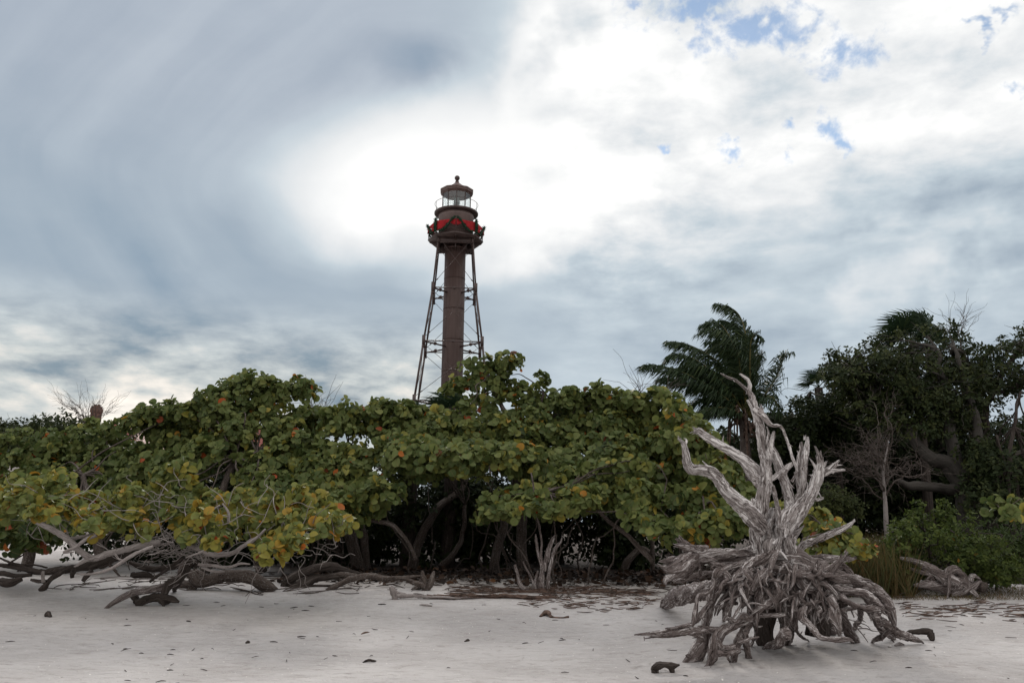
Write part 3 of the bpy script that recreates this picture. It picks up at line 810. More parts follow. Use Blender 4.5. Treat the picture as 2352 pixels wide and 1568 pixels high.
# trunk
mb = MB()
for pts in ([(790, 1560, 0, 75), (775, 1420, -.02, 52), (772, 1300, 0, 55), (790, 1180, 0, 68), (805, 1080, 0, 58), (818, 980, 0, 52), (826, 880, 0, 52), (822, 780, 0, 44), (800, 640, 0, 40), (780, 520, .02, 40), (745, 400, .03, 33), (708, 290, .03, 30)],
            [(980, 1530, 0, 95), (975, 1390, -.05, 78), (965, 1300, -.05, 80), (990, 1210, -.05, 75), (1060, 1160, -.06, 50)],
            [(860, 1560, .08, 150), (870, 1420, .1, 105), (875, 1330, .16, 85), (880, 1230, .14, 80), (900, 1150, .14, 50)],
            [(880, 1540, -.1, 90), (870, 1430, -.08, 70), (900, 1400, -.06, 40)]):
    wood('', S1, pts, mbx=mb, sides=40, gn=.24, ridge=.15, step=.016, thin=.82, stubs=5)
mb.build('trunk', M['drift'], stump)
BR = [
    [(770, 470, .0, 36), (742, 380, .0, 32), (710, 290, .02, 27), (680, 220, .03, 20), (640, 185, .03, 14), (590, 140, .04, 12), (540, 120, .04, 9), (480, 80, .05, 4)],
    [(690, 250, .02, 20), (700, 185, .0, 16), (682, 130, 0, 14), (645, 100, 0, 12), (622, 88, 0, 6)],
    [(740, 350, -.03, 28), (785, 400, -.05, 30), (825, 455, -.08, 25), (870, 490, -.1, 16), (940, 495, -.1, 13), (975, 545, -.1, 12), (1000, 620, -.1, 11), (1030, 720, -.1, 12), (1060, 800, -.1, 12), (1072, 850, -.1, 9)],
    [(770, 390, -.04, 24), (795, 355, -.05, 14), (790, 335, -.05, 6)],
    [(1000, 1260, .08, 62), (995, 1100, .1, 46), (972, 960, .1, 43), (930, 820, .1, 40), (900, 720, .1, 32), (880, 640, .1, 18), (868, 560, .1, 7)],
    [(1040, 790, .0, 15), (1005, 825, 0, 26), (950, 870, 0, 26), (885, 912, 0, 22), (862, 935, 0, 10)],
    [(1000, 1230, .05, 45), (1055, 1110, .05, 32), (1092, 1000, .05, 26), (1112, 900, .05, 28), (1122, 780, .05, 30), (1132, 650, .05, 21), (1136, 568, .05, 9)],
    [(1088, 1020, .08, 14), (1078, 900, .08, 18), (1088, 750, .08, 22), (1106, 618, .08, 7)],
    [(985, 1300, -.05, 80), (1075, 1170, -.1, 62), (1155, 1055, -.12, 50), (1215, 955, -.13, 46), (1258, 870, -.13, 42), (1285, 795, -.14, 20)],
    [(1250, 860, -.13, 30), (1250, 770, -.13, 24), (1235, 710, -.13, 15), (1213, 648, -.13, 6)],
    [(1255, 780, -.12, 14), (1262, 730, -.1, 9), (1260, 688, -.1, 4)],
    [(1255, 880, -.14, 30), (1330, 850, -.15, 22), (1400, 838, -.16, 13), (1443, 834, -.16, 7)],
    [(1275, 860, -.12, 22), (1335, 825, -.12, 22), (1368, 800, -.12, 22), (1385, 790, -.12, 12)],
    [(1225, 900, -.14, 18), (1200, 880, -.15, 11), (1172, 882, -.15, 6)],
    [(1185, 1050, -.1, 20), (1240, 1062, -.05, 14), (1285, 1056, -.05, 6)],
    [(1140, 1040, -.14, 14), (1156, 985, -.15, 9), (1155, 935, -.15, 3)],
    [(805, 1310, -.06, 66), (720, 1190, -.15, 74), (640, 1110, -.2, 70), (560, 1040, -.25, 58), (480, 950, -.28, 55), (410, 870, -.3, 52), (330, 830, -.33, 40), (260, 820, -.36, 42), (222, 770, -.38, 36), (205, 690, -.4, 28), (185, 620, -.4, 18), (140, 583, -.42, 6)],
    [(200, 640, -.4, 14), (206, 610, -.4, 10), (196, 598, -.4, 5)],
    [(832, 1000, .04, 52), (790, 930, .08, 70), (740, 850, .12, 64), (670, 780, .16, 50), (600, 730, .2, 42), (520, 680, .24, 38), (430, 630, .28, 36), (350, 570, .32, 32), (298, 530, .34, 28), (268, 545, .35, 14)],
    [(330, 560, .34, 20), (290, 525, .34, 16), (268, 512, .34, 6)],
    [(745, 1190, -.12, 26), (726, 1130, -.2, 20), (724, 1070, -.2, 14)],
    [(880, 960, 0, 18), (900, 1050, 0, 18), (930, 1160, -.05, 20), (942, 1300, -.08, 24)],
    [(850, 760, -.04, 28), (862, 660, -.05, 26), (880, 580, -.05, 16), (886, 545, -.05, 7)],
    [(835, 640, -.03, 14), (850, 560, -.04, 10), (838, 500, -.04, 4)],
    [(1030, 930, .08, 14), (1055, 885, .06, 11), (1068, 850, .0, 9)],
    [(1060, 1520, .1, 36), (1110, 1442, .1, 32), (1200, 1390, .1, 28), (1300, 1350, .1, 28), (1400, 1310, .12, 25), (1480, 1262, .12, 17), (1530, 1225, .13, 6)],
    [(1420, 1310, .12, 14), (1470, 1300, .12, 9), (1500, 1290, .12, 4)],
    [(750, 1490, -.05, 16), (705, 1470, -.08, 10), (668, 1462, -.1, 4)],
]
for b in BR: wood('branch', S1, b, sides=30 if b[0][3] > 30 else 14, ridge=.16, gn=.24, wob=.06, stubs=4, thin=.84, splinter=4)
RL = [  # (frame, points, lies on sand at its end)
    (S2, [(1350, 330, 0, 60), (1150, 310, -.05, 65), (950, 310, -.1, 70), (780, 330, -.1, 85), (650, 380, -.1, 105), (560, 430, -.1, 92), (470, 450, -.1, 50), (385, 430, -.1, 8)], None),
    (S2, [(860, 270, -.08, 60), (680, 232, -.05, 45), (600, 180, -.03, 42), (545, 138, -.02, 22)], None),
    (S2, [(720, 270, -.1, 40), (600, 230, -.1, 33), (518, 208, -.1, 12)], None),
    (S2, [(600, 370, -.08, 45), (480, 372, -.05, 40), (400, 372, -.05, 18), (358, 378, 0, 6)], None),
    (S2, [(660, 460, -.1, 60), (540, 510, -.12, 40), (440, 550, -.1, 33), (425, 610, -.1, 14)], None),
    (S2, [(780, 380, -.14, 18), (786, 470, -.15, 15), (788, 565, -.15, 18)], None),
    (S2, [(1000, 500, .2, 35), (760, 530, .25, 38), (600, 565, .3, 38), (520, 590, .3, 16)], None),
    (S2, [(1120, 600, .15, 40), (920, 640, .1, 70), (740, 690, 0, 95), (580, 740, 0, 95), (470, 800, 0, 70), (400, 850, 0, 30)], 1),
    (S2, [(1500, 420, -.15, 65), (1300, 400, -.25, 58), (1150, 415, -.3, 42), (1040, 440, -.35, 48), (960, 480, -.38, 50), (930, 535, -.38, 28)], None),
    (S2, [(1010, 430, -.37, 30), (940, 400, -.38, 25), (905, 392, -.38, 8)], None),
    (S2, [(980, 470, -.38, 48), (1055, 555, -.4, 42), (1120, 640, -.42, 40), (1180, 720, -.43, 35), (1245, 805, -.4, 16)], None),
    (S2, [(1060, 540, -.28, 45), (1000, 630, -.3, 68), (940, 720, -.3, 58), (900, 820, -.32, 46), (880, 940, -.34, 46), (855, 1050, -.36, 48), (860, 1150, -.38, 68), (825, 1260, -.42, 90), (740, 1350, -.5, 78), (640, 1425, -.58, 32)], 1),
    (S2, [(925, 540, -.38, 22), (930, 620, -.4, 18), (850, 700, -.42, 22), (765, 725, -.44, 22), (742, 850, -.46, 25), (722, 950, -.47, 25), (708, 1035, -.48, 18)], None),
    (S2, [(900, 790, -.3, 30), (830, 880, -.35, 35), (760, 955, -.4, 35), (708, 1015, -.45, 22)], None),
    (S2, [(1010, 1090, -.4, 30), (880, 1085, -.42, 38), (740, 1095, -.45, 45), (600, 1105, -.47, 40), (450, 1110, -.48, 38), (340, 1122, -.48, 32), (220, 1132, -.5, 17), (98, 1145, -.5, 6)], None),
    (S2, [(710, 1030, -.46, 24), (560, 1060, -.48, 18), (415, 1088, -.48, 14)], None),
    (S2, [(640, 1140, -.46, 12), (450, 1165, -.47, 10), (300, 1165, -.48, 8), (205, 1180, -.5, 5)], None),
    (S2, [(680, 1120, -.45, 32), (760, 1150, -.44, 30), (810, 1190, -.42, 28)], None),
    (S2, [(1180, 580, -.08, 42), (1120, 740, -.15, 38), (1060, 860, -.18, 32), (1035, 960, -.2, 24), (1018, 1005, -.2, 10)], 1),
    (S2, [(1290, 440, -.42, 55), (1300, 600, -.48, 42), (1310, 700, -.5, 32), (1300, 800, -.5, 24), (1300, 900, -.5, 26), (1290, 1000, -.5, 38), (1250, 1080, -.52, 50), (1200, 1180, -.55, 48), (1170, 1290, -.6, 40), (1140, 1425, -.62, 20)], 1),
    (S2, [(1300, 1000, -.45, 36), (1150, 1055, -.5, 48), (1045, 1110, -.55, 55), (980, 1200, -.6, 60), (950, 1300, -.62, 65), (925, 1400, -.65, 52), (895, 1455, -.66, 35)], 1),
    (S2, [(1140, 1270, -.58, 36), (1020, 1262, -.6, 30), (960, 1185, -.6, 22)], None),
    (S2, [(1200, 1310, -.58, 30), (1100, 1335, -.6, 36), (970, 1345, -.62, 34)], None),
    (S2, [(1225, 1190, -.55, 30), (1185, 1300, -.58, 30), (1150, 1425, -.62, 24)], 1),
    (S2, [(1060, 1340, -.58, 18), (1080, 1390, -.6, 14), (1100, 1430, -.6, 9)], 1),
    (S2, [(1255, 1120, -.5, 32), (1270, 1270, -.52, 38), (1305, 1385, -.55, 34)], 1),
    (S2, [(1405, 1165, -.6, 9), (1300, 1190, -.58, 17), (1200, 1230, -.58, 16)], None),
    (S2, [(1340, 980, -.5, 26), (1375, 1060, -.5, 18), (1365, 1160, -.5, 18), (1322, 1265, -.53, 16)], 1),
    (S2, [(1330, 990, -.5, 30), (1240, 950, -.5, 34), (1150, 1000, -.5, 28), (1060, 950, -.5, 30), (1030, 985, -.5, 14)], None),
    (S2, [(1480, 530, -.42, 70), (1400, 620, -.48, 55), (1360, 720, -.5, 30)], None),
    (S2, [(1330, 500, -.45, 55), (1270, 560, -.48, 45), (1230, 530, -.48, 12)], None),
    (S2, [(1560, 620, -.4, 60), (1480, 760, -.46, 55), (1400, 860, -.5, 45), (1300, 960, -.5, 30)], None),
    (S3, [(270, 440, -.35, 75), (280, 600, -.5, 68), (305, 720, -.55, 78), (275, 850, -.6, 66), (245, 960, -.65, 78), (250, 1080, -.68, 80), (225, 1190, -.7, 68), (150, 1235, -.75, 48)], 1),
    (S3, [(240, 1120, -.68, 70), (150, 1210, -.75, 52), (60, 1262, -.8, 32), (0, 1292, -.82, 10)], 1),
    (S3, [(400, 700, -.46, 45), (375, 790, -.5, 46), (345, 880, -.52, 22)], None),
    (S3, [(240, 540, -.42, 45), (150, 680, -.5, 55), (50, 780, -.5, 46), (-60, 850, -.5, 40), (-140, 900, -.5, 22)], None),
    (S3, [(180, 800, -.5, 34), (100, 850, -.52, 26), (60, 870, -.54, 10)], None),
    (S3, [(250, 930, -.55, 24), (100, 930, -.5, 24), (-60, 930, -.48, 26), (-150, 920, -.46, 16)], None),
    (S3, [(320, 400, -.33, 62), (450, 470, -.45, 66), (560, 540, -.5, 70), (660, 640, -.5, 62), (750, 740, -.5, 60), (800, 850, -.5, 52), (850, 950, -.52, 56), (900, 1080, -.55, 60), (965, 1180, -.6, 50), (1012, 1222, -.62, 24)], 1),
    (S3, [(110, 440, -.5, 42), (280, 470, -.5, 44), (400, 495, -.48, 46), (500, 490, -.46, 36)], None),
    (S3, [(570, 540, -.5, 52), (680, 480, -.5, 50), (770, 410, -.5, 44), (830, 330, -.5, 28), (882, 252, -.5, 6)], None),
    (S3, [(560, 500, -.5, 40), (552, 430, -.45, 22), (578, 372, -.45, 8)], None),
    (S3, [(520, 540, -.5, 40), (470, 540, -.52, 30), (455, 540, -.52, 14)], None),
    (S3, [(340, 350, .1, 30), (520, 335, .15, 36), (650, 335, .18, 42), (780, 340, .2, 40), (900, 342, .2, 26), (992, 325, .2, 7)], None),
    (S3, [(640, 480, .08, 36), (830, 545, .1, 50), (980, 590, .1, 64), (1120, 660, .1, 70), (1240, 750, .1, 70), (1320, 850, .08, 58), (1352, 960, .06, 46), (1375, 1062, .05, 24)], None),
    (S3, [(780, 380, .2, 36), (860, 450, .2, 34), (920, 540, .18, 36), (960, 600, .15, 20)], None),
    (S3, [(700, 600, -.3, 45), (780, 640, -.25, 42), (900, 665, -.2, 40), (1040, 700, -.2, 50), (1120, 780, -.2, 56), (1200, 850, -.2, 60), (1275, 900, -.2, 26)], None),
    (S3, [(820, 890, -.42, 24), (900, 870, -.4, 20), (980, 862, -.4, 24), (1070, 880, -.4, 36), (1150, 935, -.4, 52), (1240, 1005, -.42, 46), (1330, 1070, -.45, 45), (1440, 1130, -.48, 50), (1560, 1190, -.5, 38), (1675, 1235, -.52, 10)], 1),
    (S3, [(1180, 960, -.38, 40), (1240, 1080, -.4, 36), (1310, 1150, -.4, 33), (1385, 1185, -.4, 18)], 1),
    (S3, [(790, 730, -.42, 36), (880, 800, -.4, 30), (1000, 855, -.38, 35), (1110, 860, -.3, 42), (1200, 880, -.25, 44)], None),
    (S3, [(690, 740, -.54, 46), (750, 860, -.58, 48), (790, 980, -.6, 50), (815, 1100, -.62, 32), (816, 1185, -.63, 9)], None),
    (S3, [(440, 840, -.28, 50), (560, 900, -.3, 60), (640, 970, -.32, 55), (720, 1050, -.35, 50), (760, 1130, -.36, 33)], 1),
    (S3, [(450, 850, -.58, 30), (420, 900, -.62, 38), (420, 960, -.62, 38), (480, 1010, -.64, 36), (540, 1090, -.66, 36), (600, 1160, -.68, 30), (700, 1182, -.68, 28), (850, 1190, -.68, 30), (950, 1205, -.66, 14)], None),
    (S3, [(350, 880, -.58, 26), (340, 940, -.6, 20), (350, 1020, -.62, 20), (362, 1100, -.64, 18), (430, 1170, -.66, 14), (495, 1208, -.67, 7)], 1),
    (S3, [(700, 860, -.58, 24), (715, 980, -.6, 28), (770, 1060, -.62, 28), (810, 1130, -.62, 14)], None),
    (S3, [(400, 830, -.5, 26), (550, 802, -.55, 18), (660, 785, -.5, 9)], None),
    (S3, [(420, 860, -.45, 20), (560, 850, -.5, 14), (695, 838, -.5, 7)], None),
    (S3, [(1020, 860, 0, 32), (1012, 980, 0, 26), (960, 1085, 0, 24)], 1),
    (S3, [(1335, 1088, -.5, 9), (1230, 1160, -.5, 30), (1135, 1226, -.5, 12)], 1),
    (S3, [(620, 600, -.2, 60), (680, 760, -.15, 60), (640, 900, -.1, 70)], None),
    (S3, [(155, 260, -.5, 22), (105, 370, -.58, 32), (80, 490, -.6, 26), (110, 540, -.55, 20)], None),
    (S3, [(120, 300, -.3, 60), (-60, 380, -.35, 60), (-200, 480, -.42, 55), (-300, 560, -.46, 36)], None),
    (S3, [(60, 480, -.5, 60), (-40, 560, -.55, 52), (-120, 680, -.55, 40), (-170, 790, -.52, 28)], None),
    (S3, [(390, 460, -.4, 60), (420, 600, -.42, 62), (520, 660, -.42, 45), (600, 720, -.46, 28)], None),
    (S3, [(740, 620, -.45, 40), (820, 600, -.46, 30), (868, 600, -.46, 12)], None),
    (S3, [(1130, 960, -.4, 9), (1132, 1000, -.4, 4)], None),
    (S3, [(1270, 840, -.15, 30), (1350, 870, -.12, 14), (1390, 862, -.1, 5)], None),
]
for fr, p, g in RL: wood('root', fr, p, 'root', g, sides=30 if max(a[3] for a in p) > 38 else 16, gn=.24, ridge=.20, wob=.055, stubs=5, thin=.84, splinter=0 if g else 3)
# finer roots packed between the traced ones
for i in range(34):
    a = rng.uniform(-1.0, 1.0); x0 = 180 + a * 420 + rng.normal() * 60; y0_ = 420 + rng.uniform(0, 120) + 110 * a * a
    dn = rng.random() < .75
    x1 = x0 + a * rng.uniform(120, 360) + rng.normal() * 90; y1 = y0_ + (rng.uniform(260, 620) if dn else rng.uniform(60, 220))
    y1 = min(y1, 1150 - 60 * abs(a))
    xm, ym = (x0 + x1) / 2 + rng.normal() * 28 + a * 40, (y0_ + y1) / 2 - rng.uniform(0, 60)
    d_ = rng.uniform(-.5, -.15); r_ = rng.uniform(16, 34)
    wood('root', S3, [(x0, y0_, d_ + .2, r_ * 1.3), ((x0 + xm) / 2, (y0_ + ym) / 2 - 10, d_ + .02, r_ * 1.1), (xm, ym, d_ - .04, r_), ((x1 + xm) / 2 + rng.normal() * 18, (y1 + ym) / 2, d_ - .06, r_ * .8), (x1, y1, d_ - .08, r_ * .3)], 'root', None, 14, .24, .20, .05, stubs=3, splinter=2)
tg = MB()
for i in range(95):
    a = rng.uniform(-1.1, 1.1); x0 = 180 + a * 460 + rng.normal() * 70; y0_ = 400 + rng.uniform(-20, 380) + 110 * a * a
    ln = rng.uniform(90, 330); an = math.radians(rng.normal(70, 38)); sg = 1 if rng.random() < .5 + a * .45 else -1
    x1, y1 = x0 + math.cos(an) * ln * sg, min(y0_ + math.sin(an) * ln, 1170 - 60 * abs(a))
    d_ = rng.uniform(-.62, -.2); r_ = rng.uniform(8, 19)
    wood('', S3, [(x0, y0_, d_ + .05, r_ * 1.5), ((x0 * 2 + x1) / 3 + rng.normal() * 14, (y0_ * 2 + y1) / 3 + rng.normal() * 14, d_ - .03, r_ * 1.1), ((x0 + 2 * x1) / 3 + rng.normal() * 14, (y0_ + 2 * y1) / 3 + rng.normal() * 14, d_ - .05, r_), (x1, y1, d_ - .03, r_ * .35)], mbx=tg, sides=8, gn=.2, ridge=.15, wob=.05, stubs=1, step=.025)
tag(tg.build('root_tangle', M['root'], stump), kind='stuff')
mb, mc = MB(), MB()      # the root plate itself, and the core under it, painted dark as shaded hollows
for i, p in enumerate(([(-380, 420, .05, 120), (0, 410, .12, 170), (300, 420, .1, 175), (620, 540, .14, 140), (900, 640, .15, 80)],
          [(120, 560, .25, 180), (60, 700, .3, 170), (40, 1000, .35, 110), (40, 1230, .4, 90)],
          [(520, 620, .28, 150), (580, 850, .3, 130), (560, 1180, .3, 110)], [(-200, 500, .22, 120), (-220, 640, .25, 90)],
          [(760, 680, .26, 110), (800, 850, .3, 80)])):
    wood('', S3, p, mbx=mc if i else mb, sides=24, gn=.35, ridge=.15, step=.03)
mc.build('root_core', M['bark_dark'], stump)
mb.build('root_plate', M['root'], stump)
for fr, p in ((S3, [(900, 980, -.2, 6), (1000, 1012, -.2, 6), (1090, 1045, -.2, 5), (1145, 1105, -.2, 4)]), (S3, [(940, 1085, -.2, 7), (1080, 1075, -.2, 6), (1150, 1100, -.2, 5), (1255, 1112, -.2, 3)]),
              (S3, [(1000, 1085, -.2, 7), (1060, 1160, -.22, 6), (1102, 1222, -.25, 5)]), (S3, [(880, 900, -.3, 6), (890, 980, -.3, 5), (1020, 1005, -.3, 4)]),
              (S3, [(930, 890, -.2, 10), (960, 965, -.2, 5)]), (S3, [(590, 990, -.4, 6), (620, 1060, -.42, 5), (655, 1105, -.42, 3)]), (S3, [(715, 1060, -.5, 5), (712, 1150, -.5, 4)]),
              (S2, [(200, 1160, -.5, 8), (205, 1205, -.5, 3)]), (S2, [(1390, 1060, -.5, 12), (1440, 1050, -.5, 5)])):
    wood('twig', fr, p, 'root', None, sides=7, gn=.1, ridge=0, wob=.02)

# ---------------------------------------------------------------- sea grapes
def interp(xs, ys, x): return float(np.interp(x, xs, ys))
SKX = [0, 60, 120, 200, 290, 330, 380, 440, 480, 575, 640, 700, 715, 735, 800, 850, 900, 960, 1010, 1100, 1250, 1280, 1320, 1400, 1480, 1530, 1560, 1600, 1640, 1690, 1720, 1760]
SKY = [1000, 985, 985, 975, 972, 945, 930, 940, 895, 866, 880, 872, 905, 945, 932, 922, 932, 935, 945, 960, 930, 905, 897, 893, 903, 900, 935, 965, 1010, 1075, 1130, 1230]
def rosettes(mb, lobes, leaf, per, tint0, tvar, inner=0.35, red=0.02, front=0.55, up=0.45, tmpl=ROUND, nper=(4, 7), spread=0.9):
    """lobes: list of (centre, (rx, ry, rz)); leaves sit in whorls on the lobes' outer shells"""
    Cs, Ns, Ts, Ss, Ti = [], [], [], [], []
    for c, r in lobes:
        r = np.asarray(r, float)
        area = 4 * math.pi * ((r[0] * r[1]) ** 1.6 / 3 + (r[0] * r[2]) ** 1.6 / 3 + (r[1] * r[2]) ** 1.6 / 3) ** (1 / 1.6)
        n = max(3, int(per * area / (3.2 * leaf * leaf)))
        d = nrm(rng.normal(size=(n * 3, 3)))
        p = 0.30 + up * d[:, 2] - front * d[:, 1]
        d = d[rng.random(len(d)) < np.clip(p, .06, 1)][:n]
        rad = np.where(rng.random(len(d)) < inner, rng.uniform(.35, .85, len(d)), rng.uniform(.85, 1.1, len(d)))
        P = c + d * r * rad[:, None]
        ax = nrm(d * 0.9 + np.array((0, -.25, .35)) + rng.normal(size=d.shape) * .28)
        lt = np.clip(rng.normal(tint0, tvar, len(d)), .02, .8)
        for i in range(len(d)):
            kk = rng.integers(*nper)
            a = ax[i]; e1 = nrm(np.cross(a, rng.normal(size=3))); e2 = np.cross(a, e1)
            ph = rng.uniform(0, 6.28) + np.arange(kk) * 6.28 / kk + rng.normal(size=kk) * .35
            perp = np.cos(ph)[:, None] * e1 + np.sin(ph)[:, None] * e2
            Ts.append(perp * spread + a * .35 + rng.normal(size=(kk, 3)) * .18)
            Ns.append(a * .95 - perp * .25 + rng.normal(size=(kk, 3)) * .32)
            Cs.append(P[i] + perp * leaf * .10 + a * leaf * rng.uniform(-.45, .35, kk)[:, None])
            Ss.append(leaf * np.clip(rng.normal(.88, .22, kk), .42, 1.35))
            t = np.clip(lt[i] + rng.normal(size=kk) * .09, .02, .86)
            t = np.where(rng.random(kk) < red, rng.uniform(.86, 1.0, kk), t)
            Ti.append(t)
    C, N, T, S, I = np.vstack(Cs), np.vstack(Ns), np.vstack(Ts), np.concatenate(Ss), np.concatenate(Ti)
    if tmpl is ROUND:
        f = rng.random(len(C)) < .42
        put_leaves(mb, C[~f], N[~f], T[~f], S[~f], ROUND, I[~f]); put_leaves(mb, C[f], N[f], T[f], S[f], FOLD, I[f])
    else: put_leaves(mb, C, N, T, S, tmpl, I)
    return len(Cs)

def bough(mb, A, B, r0, r1, sag=.15, seed=0, n=5, sides=7, wob=.12):
    A, B = np.asarray(A, float), np.asarray(B, float)
    t = np.linspace(0, 1, n)[:, None]
    P = A * (1 - t) + B * t
    L = np.linalg.norm(B - A)
    P[1:-1] += rng.normal(size=(n - 2, 3)) * L * .05
    P[:, 2] += (np.sin(t[:, 0] * math.pi) * L * sag)
    tube(mb, P, np.linspace(r0, r1, n), sides, max(.05, L / 18), .12, .05, wob * min(1, L) * .4, seed + rng.uniform(0, 50))
    return P

def pick_lobes(x0, x1, top, bot, Y0, Y1, n, r, extra=()):
    """lobe centres inside a strip of the thicket: low ones near the front, high ones set back"""
    L = []
    for i in range(n):
        px = rng.uniform(x0, x1)
        t_, b_ = top(px), bot(px)
        u = rng.random() ** .85
        Yd = Y0 + (Y1 - Y0) * (u ** .9) + rng.normal() * .35
        P0 = W(px, 1200, Yd); rr = r * rng.uniform(.7, 1.25)
        rpx = rr / mpp(P0)
        py = b_ - rpx * .55 + (t_ + rpx * .85 - (b_ - rpx * .55)) * u
        L.append((W(px, py, Yd), (rr, rr * .9, rr * .52)))
    # the skyline itself
    nx = max(3, int((x1 - x0) / 34))
    for px in np.linspace(x0, x1, nx) + rng.normal(size=nx) * 6:
        rr = r * rng.uniform(.45, .7); Yd = Y0 + (Y1 - Y0) * rng.uniform(.72, 1.0)
        rpx = rr / mpp(W(px, 1000, Yd))
        L.append((W(px, top(px) + rpx * .75 + rng.uniform(-4, 10), Yd), (rr, rr * .9, rr * .72)))
    for px in np.arange(x0, x1, 38) + rng.uniform(-16, 16, len(np.arange(x0, x1, 38))):       # sprigs and bumps along the top
        rr = r * rng.uniform(.22, .55); Yd = Y0 + (Y1 - Y0) * rng.uniform(.7, 1.0)
        L.append((W(px, top(px) + rr * .62 / mpp(W(px, 950, Yd)) + rng.uniform(-9, 8), Yd), (rr, rr * .9, rr * rng.uniform(.6, 1.0))))
    for px, py, Yd, rr in extra:
        L.append((W(px, py, Yd), (rr, rr * .9, rr * .75)))
    return L

sky_top = lambda px: interp(SKX, SKY, px)
def sea_grape(label, x0, x1, bot, Y0, Y1, n, r, trunks, tint=.42, red=.02, top=sky_top, extra=(), leaf=.146, per=1.0, limbmat='bark', tvar=.115, limb_r=.022, group='sea grape thicket', twigs=14, front=.40):
    reseed(label)
    lobes = pick_lobes(x0, x1, top, bot, Y0, Y1, n, r, extra)
    cx = float(np.mean([l[0][0] for l in lobes])); cy = float(np.mean([l[0][1] for l in lobes]))
    t = thing('sea_grape', label, 'shrub', (cx, cy, gzz(cx, cy)), group)
    mb = MB(); rosettes(mb, lobes, leaf, per, tint, tvar, red=red, front=front); mb.build('foliage', M['seagrape'], t)
    ends, tms = [], []
    for tr in trunks:
        P = [hit(*tr[0][:2])] if tr[0][2] is None else [W(*tr[0][:3])]
        if tr[0][2] is None: P[0][2] -= .06
        Yb = P[0][1]
        for q_ in tr[1:]: P.append(W(q_[0], q_[1], Yb + q_[2]))
        R = [q_[3] * .84 * mpp(P[0]) for q_ in tr]
        m_ = MB(); tube(m_, P, R, 18, .05, .16, .09, .07, len(tms) * .37 + x0 * .01); tms.append(m_)
        ends.append((np.array(P[-1]), R[-1]))
    if ends:
        small = len(lobes) < 45 or 'round topped' in label
        m_ = tms[-1] if small else MB()
        for c, rr in lobes:
            if rng.random() < (.55 if small else .32) and min(np.linalg.norm(e[0] - c) for e in ends) < 2.9:
                e = min(ends, key=lambda e: np.linalg.norm(e[0] - c) * rng.uniform(.7, 1.3))
                bough(m_, e[0], c, min(e[1] * .7, limb_r), .008, rng.uniform(-.05, .15))
        if not small:
            for i in range(6):          # thin suckers in the understory
                px = rng.uniform(x0 + 10, x1 - 10); g = W(px, 1250, rng.uniform(Y0 + .8, Y1 + .5)); g[2] = gzz(g[0], g[1]) - .05
                tp = g + np.array((rng.normal() * .6, rng.normal() * .4, rng.uniform(1.5, 2.6)))
                bough(m_, g, tp, rng.uniform(.012, .026), .008, rng.uniform(-.05, .05), n=6, sides=7, wob=.3)
            m_.build('branchwork', M[limbmat], t)
        for m_ in tms: m_.build('trunk', M[limbmat], t)
    return t, lobes

flat = lambda v: (lambda px: v)
# far left, then along the thicket to the right
sea_grape('dense green sea grape at the far left edge, below the brick chimney', -60, 330, lambda x: 1240, 17.2, 21.5, 46, .60,
          [[(60, 1300, 18.5, 14), (90, 1200, .3, 12), (150, 1100, .6, 9)], [(240, 1300, 18.5, 13), (215, 1200, .3, 11), (190, 1090, .8, 8)]], .40, .008, extra=((345, 955, 20, .35), (385, 945, 20, .35), (425, 955, 20, .4), (310, 985, 20, .35), (360, 975, 20, .4), (450, 960, 20, .4)))
sea_grape('tall domed sea grape, highest of the thicket left of the lighthouse', 310, 740, lambda x: 1245, 17.2, 20.8, 62, .58,
          [[(470, 1312, 18.2, 13), (490, 1200, .3, 11), (540, 1050, .8, 9)], [(600, 1312, 18.2, 15), (585, 1200, .4, 12), (590, 1040, .9, 9)]], .43, .008,
          extra=((520, 905, 20, .4), (560, 890, 20, .4), (600, 892, 20, .42), (655, 903, 20, .36), (690, 895, 20, .33), (480, 925, 20, .4), (700, 960, 19.8, .36), (640, 940, 20, .4), (540, 955, 20, .42), (585, 940, 20, .42), (500, 970, 19.8, .42), (565, 985, 19.6, .45), (615, 975, 19.6, .45), (660, 990, 19.4, .4), (530, 1005, 19.2, .45)))
sea_grape('olive sea grape with a flat top just left of the lighthouse legs', 700, 1000, lambda x: interp([700, 830, 900, 1000], [1240, 1225, 1150, 1130], x), 16.8, 20.5, 46, .54,
          [[(822, 1306, None, 18), (810, 1240, .1, 16), (800, 1150, .3, 13), (790, 1060, .8, 9)], [(845, 1306, None, 11), (835, 1230, .1, 10), (815, 1130, .4, 8)],
           [(800, 1300, None, 13), (770, 1250, -.1, 12), (740, 1215, -.2, 10)]], .46, .010, extra=((860, 945, 19.5, .3), (930, 955, 19.5, .3), (800, 955, 19.5, .3)))
sea_grape('middle sea grape with a curved leaning trunk under the lighthouse', 900, 1190, lambda x: 1110, 16.6, 20.3, 44, .54,
          [[(948, 1306, None, 12), (960, 1250, .1, 12), (985, 1195, .2, 11), (1015, 1155, .3, 10), (1060, 1122, .5, 9), (1080, 1060, .8, 8)],
           [(1000, 1310, None, 8), (1040, 1270, .1, 7), (1062, 1220, .2, 6), (1068, 1160, .3, 5)],
           [(955, 1285, 17.5, 5), (935, 1240, -.1, 5), (900, 1205, -.2, 6), (850, 1195, -.2, 5), (815, 1185, -.2, 4)]], .46, .010,
          extra=((1000, 990, 19, .4), (1080, 985, 19, .4), (1150, 990, 19, .4), (1190, 1010, 18.5, .4)))
